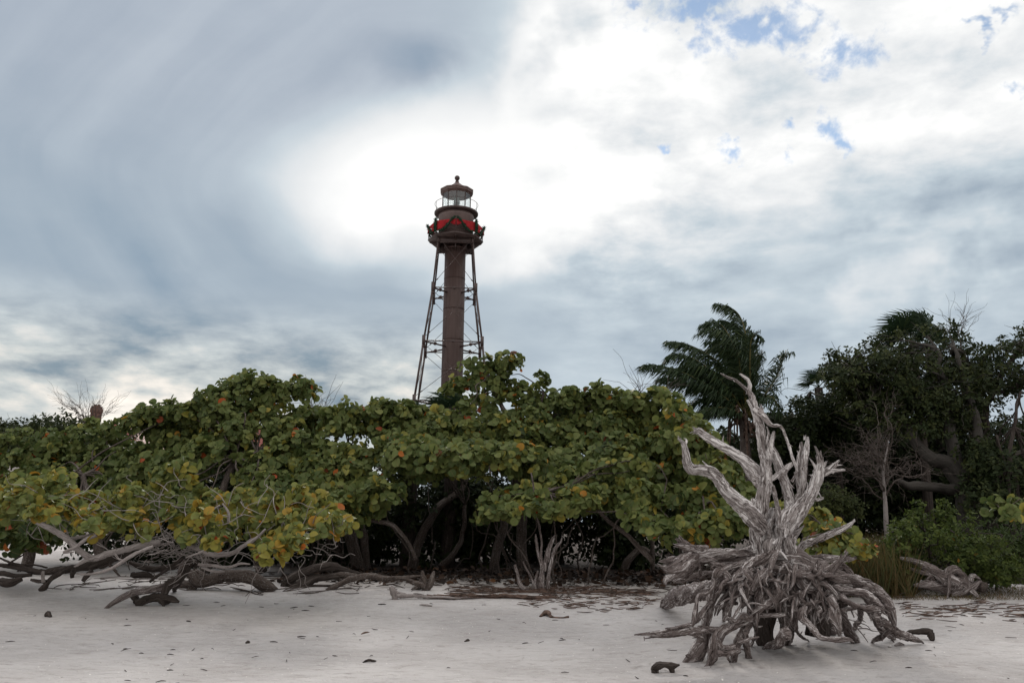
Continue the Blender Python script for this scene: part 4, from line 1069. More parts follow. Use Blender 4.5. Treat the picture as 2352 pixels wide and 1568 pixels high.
sea_grape('open crowned sea grape branch rising highest, in front of the lighthouse foot', 1040, 1270, flat(960), 19.2, 20.8, 4, .3,
          [[(1200, 1300, 19.5, 13), (1195, 1130, .1, 12), (1190, 1020, .2, 10), (1175, 975, .3, 8), (1140, 905, .4, 5), (1120, 860, .4, 3)], [(1190, 1015, 19.7, 8), (1225, 960, .2, 5), (1250, 900, .2, 3)]], .40, .02,
          top=lambda x: interp([1020, 1060, 1085, 1190, 1200, 1220, 1240, 1270, 1290], [905, 868, 838, 838, 890, 880, 865, 900, 930], x),
          extra=((1085, 855, 20, 0.34), (1120, 845, 20, 0.33), (1160, 840, 20, 0.37), (1180, 832, 20, 0.27), (1060, 885, 20, 0.30), (1100, 890, 20, 0.37), (1140, 880, 20, 0.39), (1040, 900, 20, 0.24), (1120, 930, 20, 0.37),
                 (1080, 930, 20, 0.30), (1165, 920, 20, 0.30), (1238, 868, 20, 0.20), (1232, 895, 20, 0.24), (1205, 900, 20, 0.24), (1262, 905, 20, 0.20), (1275, 898, 20.5, 0.15), (1215, 930, 20, 0.27), (1240, 930, 20, 0.24)),
          per=1.0, limb_r=.03)
sea_grape('broad sea grape with a straight slanting trunk, right of the lighthouse', 1170, 1420, lambda x: 1195, 16.4, 20.3, 48, .54,
          [[(1131, 1318, None, 12), (1142, 1265, .05, 12), (1155, 1210, .1, 11), (1165, 1165, .2, 10), (1190, 1080, .6, 8)]], .44, .010,
          extra=((1300, 930, 19.3, .33), (1350, 925, 19.3, .33), (1400, 925, 19.3, .33), (1225, 965, 19, .35)))
sea_grape('round topped sea grape left of the coconut palm', 1390, 1600, lambda x: 1215, 16.2, 20.0, 44, .54,
          [[(1432, 1312, None, 10), (1440, 1285, .05, 10), (1470, 1262, .1, 9), (1500, 1275, .0, 7)], [(1410, 1300, None, 9), (1400, 1250, .2, 9), (1380, 1200, .3, 8), (1440, 1080, .9, 6)]], .44, .010,
          extra=((1440, 925, 19, .33), (1500, 925, 19, .3), (1530, 920, 19, .22), (1550, 955, 19, .28)))
sea_grape('low sea grape bough hanging over the dry grey stems', 1110, 1520, lambda x: interp([1110, 1180, 1300, 1420, 1520], [1190, 1200, 1218, 1225, 1235], x), 15.4, 16.6, 30, .34,
          [[(1500, 1290, 16.2, 7), (1440, 1230, .0, 6), (1350, 1160, -.1, 5), (1250, 1130, -.2, 4)]], .50, .018,
          top=lambda x: interp([1110, 1200, 1300, 1420, 1520], [1150, 1120, 1085, 1060, 1060], x))
sea_grape('sea grape sloping down to the sand behind the driftwood stump', 1540, 1735, lambda x: interp([1540, 1735], [1260, 1290], x), 14.6, 17.4, 40, .42,
          [[(1640, 1320, 15.6, 8), (1630, 1240, .1, 7), (1610, 1150, .4, 6)]], .46, .035, extra=((1585, 985, 17, .25), (1610, 1010, 17, .25)))
sea_grape('yellowing sea grape sprig right of the driftwood trunk', 1800, 1985, lambda x: interp([1800, 1985], [1325, 1285], x), 13.6, 14.8, 22, .26,
          [[(1850, 1350, 14.2, 6), (1880, 1280, .0, 5), (1930, 1230, .1, 4)]], .58, .07, top=lambda x: interp([1800, 1850, 1900, 1950, 1985], [1150, 1165, 1178, 1215, 1250], x), leaf=.125)
sea_grape('few big pale sea grape leaves at the right edge of the woods', 2275, 2400, flat(1195), 14.4, 15, 7, .2,
          [[(2420, 1290, 14.6, 4), (2380, 1220, 0, 3), (2300, 1175, 0, 2)]], .42, .0, top=flat(1150), leaf=.145, per=.8)
# foreground left: the leaning yellow-green bough and the low dark one behind it
lb = lambda x: interp([0, 120, 200, 400, 600, 700, 790], [1215, 1200, 1235, 1265, 1300, 1290, 1235], x)
lt_ = lambda x: interp([0, 40, 90, 140, 180, 250, 330, 400, 430, 480, 560, 640, 700, 745, 790], [1130, 1100, 1100, 1095, 1125, 1135, 1115, 1085, 1090, 1130, 1120, 1135, 1125, 1145, 1185], x)
YG = ('yellow green sea grape bough leaning low over the open sand', 20, 790)
t, lobesF = sea_grape(*YG, lb, 12.2, 14.0, 92, .25, [], .635, .025, top=lt_, leaf=.128, per=.85, tvar=.10, group='sea grape thicket',
    extra=((395, 1085, 13.6, .2), (420, 1075, 13.6, .2), (380, 1110, 13.6, .2), (70, 1130, 13, .2), (130, 1105, 13, .18), (150, 1125, 13, .18), (30, 1150, 13, .2), (760, 1200, 12.6, .18), (300, 1150, 13, .22)))
LF = lambda x, y: (.1709 * x, 1148.4 + .1709 * y, .1709)
LG = lambda x, y: (344.5 + .1709 * x, 1148.4 + .1709 * y, .1709)
def limb(par, fr, pts, mat, name='branch', y0=12.6, g=None, sides=16, ridge=.10, gn=.22, wob=.06):
    return wood(name, fr, pts, mat, g, sides, gn, ridge, wob, par, y0)
limb(t, LF, [(2150, 560, .3, 45), (1750, 640, .1, 45), (1500, 700, .0, 45), (1250, 760, -.05, 45), (1050, 690, -.1, 42), (950, 590, -.1, 42), (800, 470, -.05, 40), (600, 350, 0, 36), (450, 260, 0, 28), (395, 150, .0, 22), (390, 40, 0, 15)], 'twig')
limb(t, LF, [(1000, 890, .0, 12), (1180, 800, -.05, 26), (1400, 750, -.05, 30)], 'twig')
limb(t, LF, [(1300, 470, -.2, 22), (1150, 530, -.22, 24), (1020, 630, -.25, 24), (880, 690, -.28, 18), (860, 712, -.28, 14), (990, 700, -.3, 12)], 'twig')
limb(t, LF, [(2060, 620, 0, 20), (1800, 740, -.1, 24), (1560, 880, -.2, 24), (1350, 965, -.25, 20), (1180, 992, -.25, 16), (1040, 990, -.25, 6)], 'twig')
limb(t, LF, [(1540, 720, -.1, 14), (1590, 790, -.12, 12), (1690, 820, -.12, 10)], 'twig')
limb(t, LF, [(900, 520, 0, 26), (1100, 490, .1, 24), (1350, 440, .15, 22), (1600, 380, .2, 18)], 'twig')
limb(t, LF, [(640, 340, 0, 16), (640, 220, 0, 13), (630, 80, 0, 8)], 'twig')
limb(t, LG, [(560, 600, .2, 40), (680, 690, .1, 36), (850, 730, .1, 36), (1080, 720, .1, 32), (1280, 600, .0, 28), (1460, 480, .0, 22), (1560, 380, 0, 14)], 'twig')
limb(t, LG, [(480, 770, -.1, 8), (680, 700, -.15, 14), (850, 610, -.15, 14), (960, 590, -.15, 12), (1000, 560, -.15, 6)], 'twig')
limb(t, LG, [(650, 860, .1, 18), (850, 880, .05, 22), (1050, 900, 0, 22), (1200, 840, -.05, 16), (1340, 850, -.05, 9)], 'twig')
limb(t, LG, [(690, 900, .15, 14), (850, 960, .1, 16), (1000, 960, .1, 12)], 'twig')
limb(t, LG, [(690, 220, .1, 12), (830, 130, .1, 14), (940, 60, .1, 9)], 'twig')
limb(t, LG, [(1060, 300, .1, 22), (1060, 170, .1, 18), (980, 40, .1, 10)], 'twig')
m_ = MB()
for i in range(170):
    px, py = rng.uniform(60, 780), 0
    py = rng.uniform(lt_(px) + 30, lb(px) + 22); Yd = rng.uniform(12.4, 14)
    a = W(px, py, Yd); d = nrm(rng.normal(size=3) * (1, .7, .7) + (0, 0, .25)); L_ = rng.uniform(.25, .7)
    bough(m_, a, a + d * L_, .008, .003, rng.uniform(-.1, .15), sides=5)
for i in range(120):      # the bare twig tangle under the bough
    px, py = rng.uniform(330, 480), rng.uniform(1225, 1290); Yd = rng.uniform(12.8, 14.4)
    a = W(px, py, Yd); d = nrm(rng.normal(size=3) * (1, .6, .5)); bough(m_, a, a + d * rng.uniform(.2, .6), .007, .003, .0, sides=5)
m_.build('branchwork', M['twig'], t)
t, _ = sea_grape('shaded dark green sea grape low behind the yellow bough', -80, 140, lambda x: interp([-80, 60, 140], [1290, 1290, 1250], x), 14.6, 15.6, 22, .34, [], .30, .03,
          top=lambda x: interp([-80, 60, 140], [1150, 1150, 1180], x), leaf=.13)
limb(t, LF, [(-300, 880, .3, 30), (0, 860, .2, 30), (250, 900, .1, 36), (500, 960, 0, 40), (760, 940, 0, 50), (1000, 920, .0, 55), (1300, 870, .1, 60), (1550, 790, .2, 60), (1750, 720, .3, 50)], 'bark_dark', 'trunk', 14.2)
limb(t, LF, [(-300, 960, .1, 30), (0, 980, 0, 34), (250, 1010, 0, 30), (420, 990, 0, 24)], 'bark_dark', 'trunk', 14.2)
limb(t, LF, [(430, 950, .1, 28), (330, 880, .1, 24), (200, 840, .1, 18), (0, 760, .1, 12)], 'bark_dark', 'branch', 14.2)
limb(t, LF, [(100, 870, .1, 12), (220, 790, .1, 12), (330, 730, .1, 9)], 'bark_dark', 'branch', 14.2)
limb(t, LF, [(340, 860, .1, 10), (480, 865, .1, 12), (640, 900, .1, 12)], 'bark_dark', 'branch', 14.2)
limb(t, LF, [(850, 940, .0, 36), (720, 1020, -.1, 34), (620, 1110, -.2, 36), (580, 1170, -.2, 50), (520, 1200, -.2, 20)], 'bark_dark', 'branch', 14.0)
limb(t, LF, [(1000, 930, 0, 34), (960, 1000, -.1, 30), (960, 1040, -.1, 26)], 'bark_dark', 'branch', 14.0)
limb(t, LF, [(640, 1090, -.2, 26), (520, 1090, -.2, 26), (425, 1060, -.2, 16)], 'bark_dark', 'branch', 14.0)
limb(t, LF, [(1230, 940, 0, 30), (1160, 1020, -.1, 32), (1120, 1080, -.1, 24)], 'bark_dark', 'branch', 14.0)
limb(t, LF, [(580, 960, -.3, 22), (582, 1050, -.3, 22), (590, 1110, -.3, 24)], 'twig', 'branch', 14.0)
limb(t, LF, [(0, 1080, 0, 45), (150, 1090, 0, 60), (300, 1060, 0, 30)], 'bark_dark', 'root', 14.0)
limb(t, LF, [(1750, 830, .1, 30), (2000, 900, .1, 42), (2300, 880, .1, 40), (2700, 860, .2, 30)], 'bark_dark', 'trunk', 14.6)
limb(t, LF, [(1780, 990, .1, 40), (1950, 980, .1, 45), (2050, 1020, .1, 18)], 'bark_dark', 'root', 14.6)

# ---- trunks and logs lying along the sand
def one(name, label, cat, mat, polys, y0, group=None, parts='limb', sides=16, **kw):
    reseed(label)
    first = polys[0]
    fr, p, g = first
    P, R = poly3(fr, p, g, y0)
    c = P.mean(0)
    t = thing(name, label, cat, (c[0], c[1], gzz(c[0], c[1])), group)
    for i, (fr, p, g) in enumerate(polys):
        limb(t, fr, p, mat, 'stem' if i == 0 else parts, y0, g, sides, **kw)
    return t
gl_ = lambda fr, x, y: hit(*fr(x, y)[:2])[1]
yA = gl_(LG, 1560, 1225)
one('fallen_log', 'thick arched sea grape trunk with lichen, one end buried in the sand', 'log', 'bark', [
    (LG, [(1720, 1190, 0, 10), (1600, 1165, 0, 70), (1430, 1070, 0, 88), (1250, 1010, 0, 85), (1080, 1010, .05, 82), (900, 1040, .1, 82), (760, 1080, .12, 85), (650, 1090, .12, 95), (590, 1010, .1, 70), (500, 990, .1, 40)], None),
    (LG, [(700, 1030, .12, 60), (620, 960, .1, 45), (590, 920, .1, 30)], None),
    (LG, [(620, 1120, .15, 50), (540, 1190, .1, 45), (400, 1275, .05, 14)], None),
    (LG, [(640, 1100, .3, 60), (500, 1120, .35, 55), (380, 1130, .4, 40)], None)], yA, gn=.2, ridge=.08)
yB = gl_(LG, 200, 1420)
one('driftwood_log', 'pale tapered driftwood log propped on dark roots, its tip in the sand', 'driftwood', 'root', [
    (LG, [(500, 830, .35, 70), (440, 900, .3, 60), (400, 1010, .25, 52), (350, 1090, .2, 50), (220, 1140, .1, 55), (50, 1190, .0, 55), (-200, 1250, -.3, 50), (-400, 1340, -.6, 45), (-580, 1445, -.9, 28)], 1)], yB, gn=.12, ridge=.04)
one('gnarled_root', 'dark gnarled root arching beside the pale driftwood log', 'driftwood', 'bark_dark', [
    (LG, [(560, 800, .35, 80), (480, 860, .3, 75), (420, 960, .25, 62), (380, 1080, .2, 58), (260, 1130, .1, 60), (200, 1230, .05, 50), (170, 1330, .0, 40), (200, 1420, -.05, 18)], 1),
    (LG, [(390, 1060, .2, 45), (360, 1150, .2, 40), (340, 1230, .15, 26)], 1),
    (LG, [(460, 780, .3, 30), (360, 830, .3, 25), (250, 920, .25, 22), (120, 1000, .2, 20), (0, 1090, .15, 18)], None),
    (LG, [(300, 1330, .1, 20), (200, 1330, 0, 55), (90, 1290, 0, 60), (-60, 1330, 0, 55), (-200, 1380, 0, 40)], None),
    (LG, [(150, 1300, 0, 40), (300, 1360, 0, 45), (390, 1390, 0, 14)], None),
    (LG, [(-180, 1370, .1, 40), (-240, 1290, .1, 45), (-270, 1220, .1, 30)], None),
    (LG, [(610, 800, .35, 36), (640, 860, .35, 30), (600, 900, .33, 22)], None)], yB + .05, gn=.3, ridge=.1)
C1 = lambda x, y: (574.2 + .25635 * x, 1091 + .25635 * y, .25635)
C2 = lambda x, y: (1033.6 + .25635 * x, 1091 + .25635 * y, .25635)
yC = gl_(C1, 700, 1025)
one('fallen_branch', 'long bleached branch lying on the sand between the arched trunk and root ball', 'log', 'bark', [
    (C1, [(680, 1028, 0, 10), (760, 990, 0, 24), (880, 930, .1, 26), (1050, 905, .2, 26), (1250, 915, .3, 24), (1400, 895, .35, 14), (1530, 893, .4, 6)], None),
    (C1, [(1300, 920, .3, 18), (1400, 945, .35, 18), (1490, 970, .4, 20), (1530, 940, .4, 16)], None),
    (C1, [(400, 1000, .4, 30), (520, 930, .5, 30), (700, 905, .5, 26), (850, 900, .5, 20), (1000, 915, .5, 12)], None)], yC)
one('crooked_log', 'dark crooked trunk sprawling beside the buried end of the arched trunk', 'log', 'bark_dark', [
    (C1, [(290, 1000, 0, 25), (330, 940, 0, 40), (430, 880, .1, 42), (580, 840, .2, 40), (750, 815, .3, 36), (860, 850, .4, 28), (1000, 890, .5, 16)], None),
    (C1, [(300, 1010, 0, 20), (400, 990, 0, 45), (500, 960, .1, 50), (600, 910, .2, 36), (800, 895, .3, 18)], None),
    (C1, [(480, 990, .1, 12), (600, 985, .1, 14), (770, 990, .1, 8)], None),
    (C1, [(650, 1020, -.1, 5), (800, 1030, -.1, 14), (910, 1045, -.1, 6)], None)], yC + .2, gn=.25, ridge=.08)
yD = gl_(C1, 1590, 1030)
one('root_ball', 'small upright grey root ball at the end of the bleached branch', 'driftwood', 'bark', [
    (C1, [(1560, 1040, 0, 30), (1565, 960, 0, 28), (1555, 900, 0, 22), (1560, 850, 0, 9)], None),
    (C1, [(1590, 1020, 0, 24), (1620, 950, 0, 26), (1640, 900, 0, 20), (1660, 860, 0, 8)], None),
    (C1, [(1570, 1000, -.05, 24), (1520, 970, -.08, 24), (1460, 960, -.1, 16)], None),
    (C1, [(1540, 990, .1, 24), (1470, 1020, .1, 22), (1440, 1040, .1, 10)], None)], yD, gn=.3, ridge=.12)
yE = gl_(C2, 820, 1030)
one('dead_stem_clump', 'clump of upright bleached dead stems in front of the shaded thicket', 'stump', 'root', [
    (C2, [(820, 1040, 0, 34), (820, 930, 0, 30), (815, 830, 0, 18), (790, 700, 0, 15), (770, 600, 0, 13), (768, 535, 0, 5)], None),
    (C2, [(820, 900, 0, 18), (825, 750, 0, 12), (815, 610, 0, 9), (795, 450, .05, 9), (770, 330, .1, 8), (745, 120, .15, 8), (730, -20, .2, 6)], None),
    (C2, [(840, 860, 0, 24), (850, 760, 0, 22), (880, 660, 0, 20), (920, 580, 0, 14), (955, 535, 0, 6)], None),
    (C2, [(880, 1035, 0, 20), (885, 880, 0, 17), (905, 740, 0, 17), (940, 650, 0, 17), (985, 600, 0, 12), (1000, 555, 0, 5)], None),
    (C2, [(880, 780, 0, 12), (900, 650, 0, 12), (935, 560, 0, 8)], None),
    (C2, [(765, 1035, 0, 18), (770, 940, 0, 14), (790, 860, 0, 8)], None),
    (C2, [(735, 1035, 0, 10), (740, 940, 0, 9), (690, 850, .05, 9), (650, 775, .05, 6)], None),
    (C2, [(700, 1030, -.1, 22), (640, 990, -.1, 22), (610, 900, -.1, 16), (585, 790, -.1, 13)], None)], yE, parts='dead_stem', gn=.2, ridge=.12)
R8 = lambda x, y: (1837.5 + .2747 * x, 1004.9 + .2747 * y, .2747)
yF = gl_(R8, 1280, 1330)
one('small_driftwood', 'small dark driftwood stump in front of the green bush at right', 'driftwood', 'root', [
    (R8, [(1300, 1210, 0, 60), (1180, 1160, 0, 50), (1080, 1090, 0, 36), (980, 1040, 0, 28), (850, 1010, .05, 12)], None),
    (R8, [(1100, 1130, 0, 22), (1000, 1110, 0, 20), (920, 1085, 0, 8)], None),
    (R8, [(1240, 1290, .05, 50), (1120, 1240, 0, 45), (1060, 1230, -.05, 36), (950, 1235, -.1, 10)], None),
    (R8, [(1100, 1230, 0, 22), (1080, 1170, 0, 20), (1050, 1200, 0, 12)], None),
    (R8, [(1205, 1240, -.05, 30), (1240, 1120, -.05, 32), (1300, 1095, -.05, 34), (1360, 1140, -.05, 28), (1395, 1210, -.05, 22)], None),
    (R8, [(1215, 1300, .1, 56), (1300, 1200, .1, 74), (1390, 1270, .1, 46)], None),
    (R8, [(1250, 1130, -.15, 12), (1245, 1240, -.18, 13), (1232, 1340, -.2, 6)], None),
    (R8, [(1260, 1310, 0, 24), (1350, 1280, 0, 34), (1440, 1240, 0, 36), (1510, 1190, 0, 18)], None),
    (R8, [(1420, 1200, 0, 26), (1450, 1160, 0, 22), (1500, 1180, 0, 10)], None),
    (R8, [(1430, 1270, -.1, 22), (1470, 1320, -.12, 16), (1490, 1345, -.12, 6)], None)], yF, parts='root', gn=.28, ridge=.15)
one('cut_log', 'short brown log with a pale sawn end beside the small driftwood', 'log', 'bark', [
    (R8, [(1400, 1225, .5, 38), (1480, 1245, .1, 42), (1540, 1250, -.05, 42)], None)], yF)

# ---------------------------------------------------------------- shade behind the sea grapes
def simple_bush(name, label, cat, lobes, leaf, per, mat, tint, group=None, stems=None, tmpl=OVAL, tvar=.15, red=.0, bark='bark_dark', limb_r=.03, inner=.5, up=.45, front=.45):
    reseed(label + str(len(lobes)) + '%.2f' % lobes[0][0][0])
    c = np.mean([l[0] for l in lobes], 0)
    t = thing(name, label, cat, (c[0], c[1], gzz(c[0], c[1])), group)
    mb = MB(); rosettes(mb, lobes, leaf, per, tint, tvar, inner=inner, red=red, tmpl=tmpl, front=front, up=up); mb.build('crown' if cat == 'tree' else 'foliage', M[mat], t)
    if stems:
        for P, R in stems:
            m_ = MB(); tube(m_, P, R, 12, .12, .12, .04, .12, len(bpy.data.objects) * .31); m_.build('trunk', M[bark], t)
        m_ = MB()
        for c_, r in lobes:
            if rng.random() < .7:
                cand = [P[i] for P, R in stems for i in range(max(0, len(P) // 2), len(P))]
                e = min(cand, key=lambda e: np.linalg.norm(e - c_) * rng.uniform(.7, 1.3))
                Pb = bough(m_, e, c_, limb_r, .01, rng.uniform(-.05, .1), sides=6)
                for s_ in range(3):
                    bough(m_, Pb[rng.integers(2, 5)], c_ + rng.normal(size=3) * r, limb_r * .3, .004, 0.05, sides=5)
        m_.build('branchwork', M[bark], t)
    return t
def wall_lobes(x0, x1, top, bot, Y0, Y1, n, r, flatz=.8):
    L = []
    for i in range(n):
        px = rng.uniform(x0, x1); Yd = rng.uniform(Y0, Y1); rr = r * rng.uniform(.7, 1.3)
        t_, b_ = top(px), bot(px); rp = rr / mpp(W(px, 1100, Yd))
        py = rng.uniform(t_ + rp * .8, max(t_ + rp * .81, b_))
        L.append((W(px, py, Yd), (rr, rr, rr * flatz)))
    return L
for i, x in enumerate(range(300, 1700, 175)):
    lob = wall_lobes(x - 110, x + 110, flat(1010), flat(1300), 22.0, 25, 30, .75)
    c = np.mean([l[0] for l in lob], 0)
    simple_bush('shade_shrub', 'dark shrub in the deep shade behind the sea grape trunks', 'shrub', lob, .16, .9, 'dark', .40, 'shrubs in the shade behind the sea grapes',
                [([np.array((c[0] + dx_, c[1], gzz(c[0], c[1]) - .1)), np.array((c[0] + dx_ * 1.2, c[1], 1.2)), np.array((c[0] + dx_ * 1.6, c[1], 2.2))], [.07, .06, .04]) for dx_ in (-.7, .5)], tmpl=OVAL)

# ---------------------------------------------------------------- coconut palm
P3 = lambda x, y: (1435.5 + .3662 * x, 631.6 + .3662 * y)
PY = 29.0
reseed('palm')
pb = W(1706, 950, PY)
palm = thing('coconut_palm', 'windswept coconut palm with drooping fronds behind the driftwood', 'palm', (pb[0], PY, gzz(pb[0], PY)))
mb = MB()
tube(mb, [(pb[0] + .25, PY, gzz(pb[0], PY) - .1), (pb[0] + .2, PY, 1.2), (pb[0] + .1, PY, 2.6), (pb[0], PY, pb[2])], [.24, .19, .17, .17], 14, .08, .08, .03, .04, 3)
mb.build('trunk', M['bark'], palm)
FR = [  # frond midribs in the photo: points (x, y, depth), leaflet length, droop
    ([(765, 900, 0), (640, 780, -.6), (480, 670, -1.1), (330, 600, -1.5), (200, 568, -1.7), (130, 570, -1.8)], .95),
    ([(765, 895, 0), (700, 700, .2), (600, 560, .4), (480, 475, .6), (370, 430, .7), (280, 420, .8)], .9),
    ([(768, 890, 0), (650, 720, -.4), (540, 600, -.7), (420, 520, -.9), (320, 500, -1.0), (265, 540, -1.1)], .9),
    ([(770, 890, 0), (725, 650, .1), (690, 480, .3), (640, 360, .5), (580, 300, .6), (500, 310, .7)], .95),
    ([(775, 890, 0), (770, 620, .3), (765, 440, .6), (735, 290, .8), (680, 215, .9), (590, 185, 1.0)], .95),
    ([(772, 890, 0), (735, 640, -.5), (700, 470, -.8), (620, 370, -1.0), (540, 340, -1.1), (480, 360, -1.2)], .9),
    ([(780, 890, 0), (784, 640, -.3), (785, 480, -.4), (795, 400, -.5), (825, 370, -.5), (865, 400, -.5)], .75),
    ([(790, 890, 0), (860, 780, .3), (920, 690, .5), (970, 590, .6), (1000, 510, .6), (1032, 492, .6)], .9),
    ([(760, 900, 0), (650, 810, .4), (540, 780, .6), (440, 800, .8), (380, 850, .9)], .95),
    ([(760, 905, 0), (680, 850, -.7), (590, 830, -1.2), (500, 850, -1.5), (450, 900, -1.6)], .85),
    ([(790, 895, 0), (840, 800, -.6), (890, 760, -1.1), (940, 780, -1.4), (970, 850, -1.5)], .8),
    ([(785, 890, 0), (810, 690, .7), (835, 560, 1.0), (850, 500, 1.1), (860, 520, 1.2)], .7),
    ([(765, 890, 0), (700, 740, .9), (610, 640, 1.4), (520, 590, 1.8), (430, 600, 2.0)], .9),
]
for pts, ll in list(FR[:6]) + list(FR[8:10]):      # a second rank of fronds behind
    o_ = rng.normal(size=2) * 22 + (-4, 10)
    FR.append(([(770 + (x - 770) * .86 + o_[0] * min(1, i / 2), 895 + (y - 895) * .86 + o_[1] * min(1, i / 2) + i * i * rng.uniform(0, 3), d * .6 + .5 * min(1, i)) for i, (x, y, d) in enumerate(pts)], ll * .95))
for pts, ll in FR:
    P = np.array([W(*P3(x, y), PY + d) for x, y, d in pts])
    C = crom(np.column_stack((P, np.zeros(len(P)))), .020)[:, :3]
    n = len(C); T = nrm(np.gradient(C, axis=0))
    mb = MB(); tube(mb, P, np.linspace(.045, .008, len(P)), 6, .1, tint=.95)
    tt = np.linspace(0, 1, n)
    keep = np.where(tt > .14)[0]
    for sgn in (-1, 1):
        Cc, Tt = C[keep], T[keep]
        side = nrm(np.cross(Tt, np.array((0, 0, 1.0)) + .01)) * sgn
        u = tt[keep]
        ln = ll * np.interp(u, [.14, .3, .6, .85, 1], [.6, 1.05, 1.15, .85, .5]) * rng.uniform(.75, 1.15, len(u))
        wind = np.array((-.55, 0, -.05))
        d0 = nrm(side * .5 + Tt * .55 + wind * .55 + rng.normal(size=Cc.shape) * .13 + (0, 0, -.12))
        d1 = nrm(d0 * .45 + wind * .7 + np.array((0, 0, -.85)) + rng.normal(size=Cc.shape) * .16)
        wv = nrm(np.cross(d0, rng.normal(size=Cc.shape) * .4 + Tt)) * .022
        A, B_ = Cc, Cc + d0 * ln[:, None] * .5
        E = B_ + d1 * ln[:, None] * .5
        wv2 = nrm(Tt + rng.normal(size=Cc.shape) * .45) * .022
        V = np.stack((A - wv2 * .6, A + wv2 * .6, B_ + wv2, B_ - wv2, E), 1).reshape(-1, 3)
        K = np.arange(len(Cc))[:, None] * 5
        mb.add(V, [K + np.array([0, 1, 2, 3])[None], K + np.array([3, 2, 4])[None]], tint=np.repeat(np.clip(rng.normal(.42, .16, len(Cc)), 0, .8), 5))
    mb.build('frond', M['palm'], palm)
mb = MB()
for i in range(26):    # dry boots and old stalks under the crown
    a = rng.uniform(0, 6.28); b0 = pb + np.array((math.cos(a) * .16, math.sin(a) * .16, rng.uniform(-.9, .1)))
    b1 = b0 + np.array((math.cos(a) * .3, math.sin(a) * .3, rng.uniform(-.2, .3))); b2 = b1 + np.array((math.cos(a) * .12, math.sin(a) * .12, -rng.uniform(.2, 1.0)))
    tube(mb, [b0, b1, b2], [.05, .035, .02], 5, .1, .2)
mb.build('dry_boots', M['straw'], palm)

# ---------------------------------------------------------------- fan palms
def fan_palm(label, cx_, cy_, Yd, r, nl, dirs, trunk=True, name='fan_palm', seg=26, group=None):
    reseed(label)
    c = W(cx_, cy_, Yd)
    t = thing(name, label, 'palm', (c[0], c[1], gzz(c[0], c[1])), group)
    if trunk:
        mb = MB(); tube(mb, [(c[0], c[1], gzz(c[0], c[1]) - .1), (c[0] + .05, c[1], c[2] * .5), (c[0], c[1], c[2])], [.2, .17, .16], 12, .1, .08, .03, .02, 4); mb.build('trunk', M['bark_dark'], t)
    for d in dirs:
        d = nrm(np.array(d, float)); tip = c + d * r * .55
        mb = MB(); tube(mb, [c, c + d * r * .3 + (0, 0, .05), tip], [.025, .02, .014], 5, .1, tint=.7)
        sidev = nrm(np.cross(d, (0, .3, 1.0))); nv = np.cross(sidev, d)
        for k_ in range(seg):
            a = math.radians(-125 + 250 * k_ / (seg - 1)); e = nrm(d * math.cos(a) + sidev * math.sin(a) + nv * .18 * abs(math.sin(a)))
            L_ = r * .75 * rng.uniform(.85, 1.05); w = nrm(np.cross(e, nv)) * L_ * .04
            mid_ = tip + e * L_ * .6; en = tip + e * L_ * .92 + np.array((-.30, 0, -.16)) * L_ + rng.normal(size=3) * .02
            V = [tip - w * .3, tip + w * .3, mid_ + w, mid_ - w, en]
            mb.add(V, [np.array([[0, 1, 2, 3]]), np.array([[3, 2, 4]])], tint=float(np.clip(rng.normal(.45, .15), 0, 1)))
        mb.build('fan_leaf', M['sabal'], t)
    return t
fan_palm('fan palm whose tousled top stands above the big tree at right', 2095, 792, 33, 1.45, 9, [(-1, -.3, .35), (-.75, -.5, .75), (-.3, -.4, 1), (.15, -.5, 1), (.5, -.3, .8), (-1, .1, 0), (-.6, .3, 1), (.3, .3, 1), (.8, -.2, .2), (-.9, -.5, -.3)])
fan_palm('smaller dull fan palm top just right of the tousled one', 2135, 800, 34, 1.1, 6, [(-.6, -.4, .6), (0, -.4, 1), (.5, -.3, .8), (.9, -.2, .2), (.3, .2, 1)])
fan_palm('fan palm peeping over the sea grapes at the lighthouse foot', 1035, 960, 22, .75, 6, [(-.3, -.3, 1), (.25, -.4, 1), (.6, -.3, .7), (-.7, -.3, .7), (.05, .2, 1)])
fan_palm('sparse fan palm leaf tips just left of the lighthouse leg', 945, 968, 22, .55, 5, [(-.8, -.3, .8), (-.3, -.3, 1), (.3, -.2, 1), (-1, -.2, .3)])
fan_palm('low fan palm half hidden in the dark woods right of the coconut palm', 1880, 890, 33, .8, 5, [(-.5, -.4, .8), (.1, -.4, 1), (.6, -.3, .6), (-.9, -.3, .2)])

# ---------------------------------------------------------------- woods at right
def stem(pts, Yd, first_ground=True):
    P = [W(x, y, Yd + d) for x, y, d, r in pts]
    if first_ground: P[0][2] = min(P[0][2], gzz(P[0][0], P[0][1]) - .05)
    return [np.array(p) for p in P], [r * mpp(P[0]) for *_, r in pts]
def profile(xs, ys): return lambda x: interp(xs, ys, x)
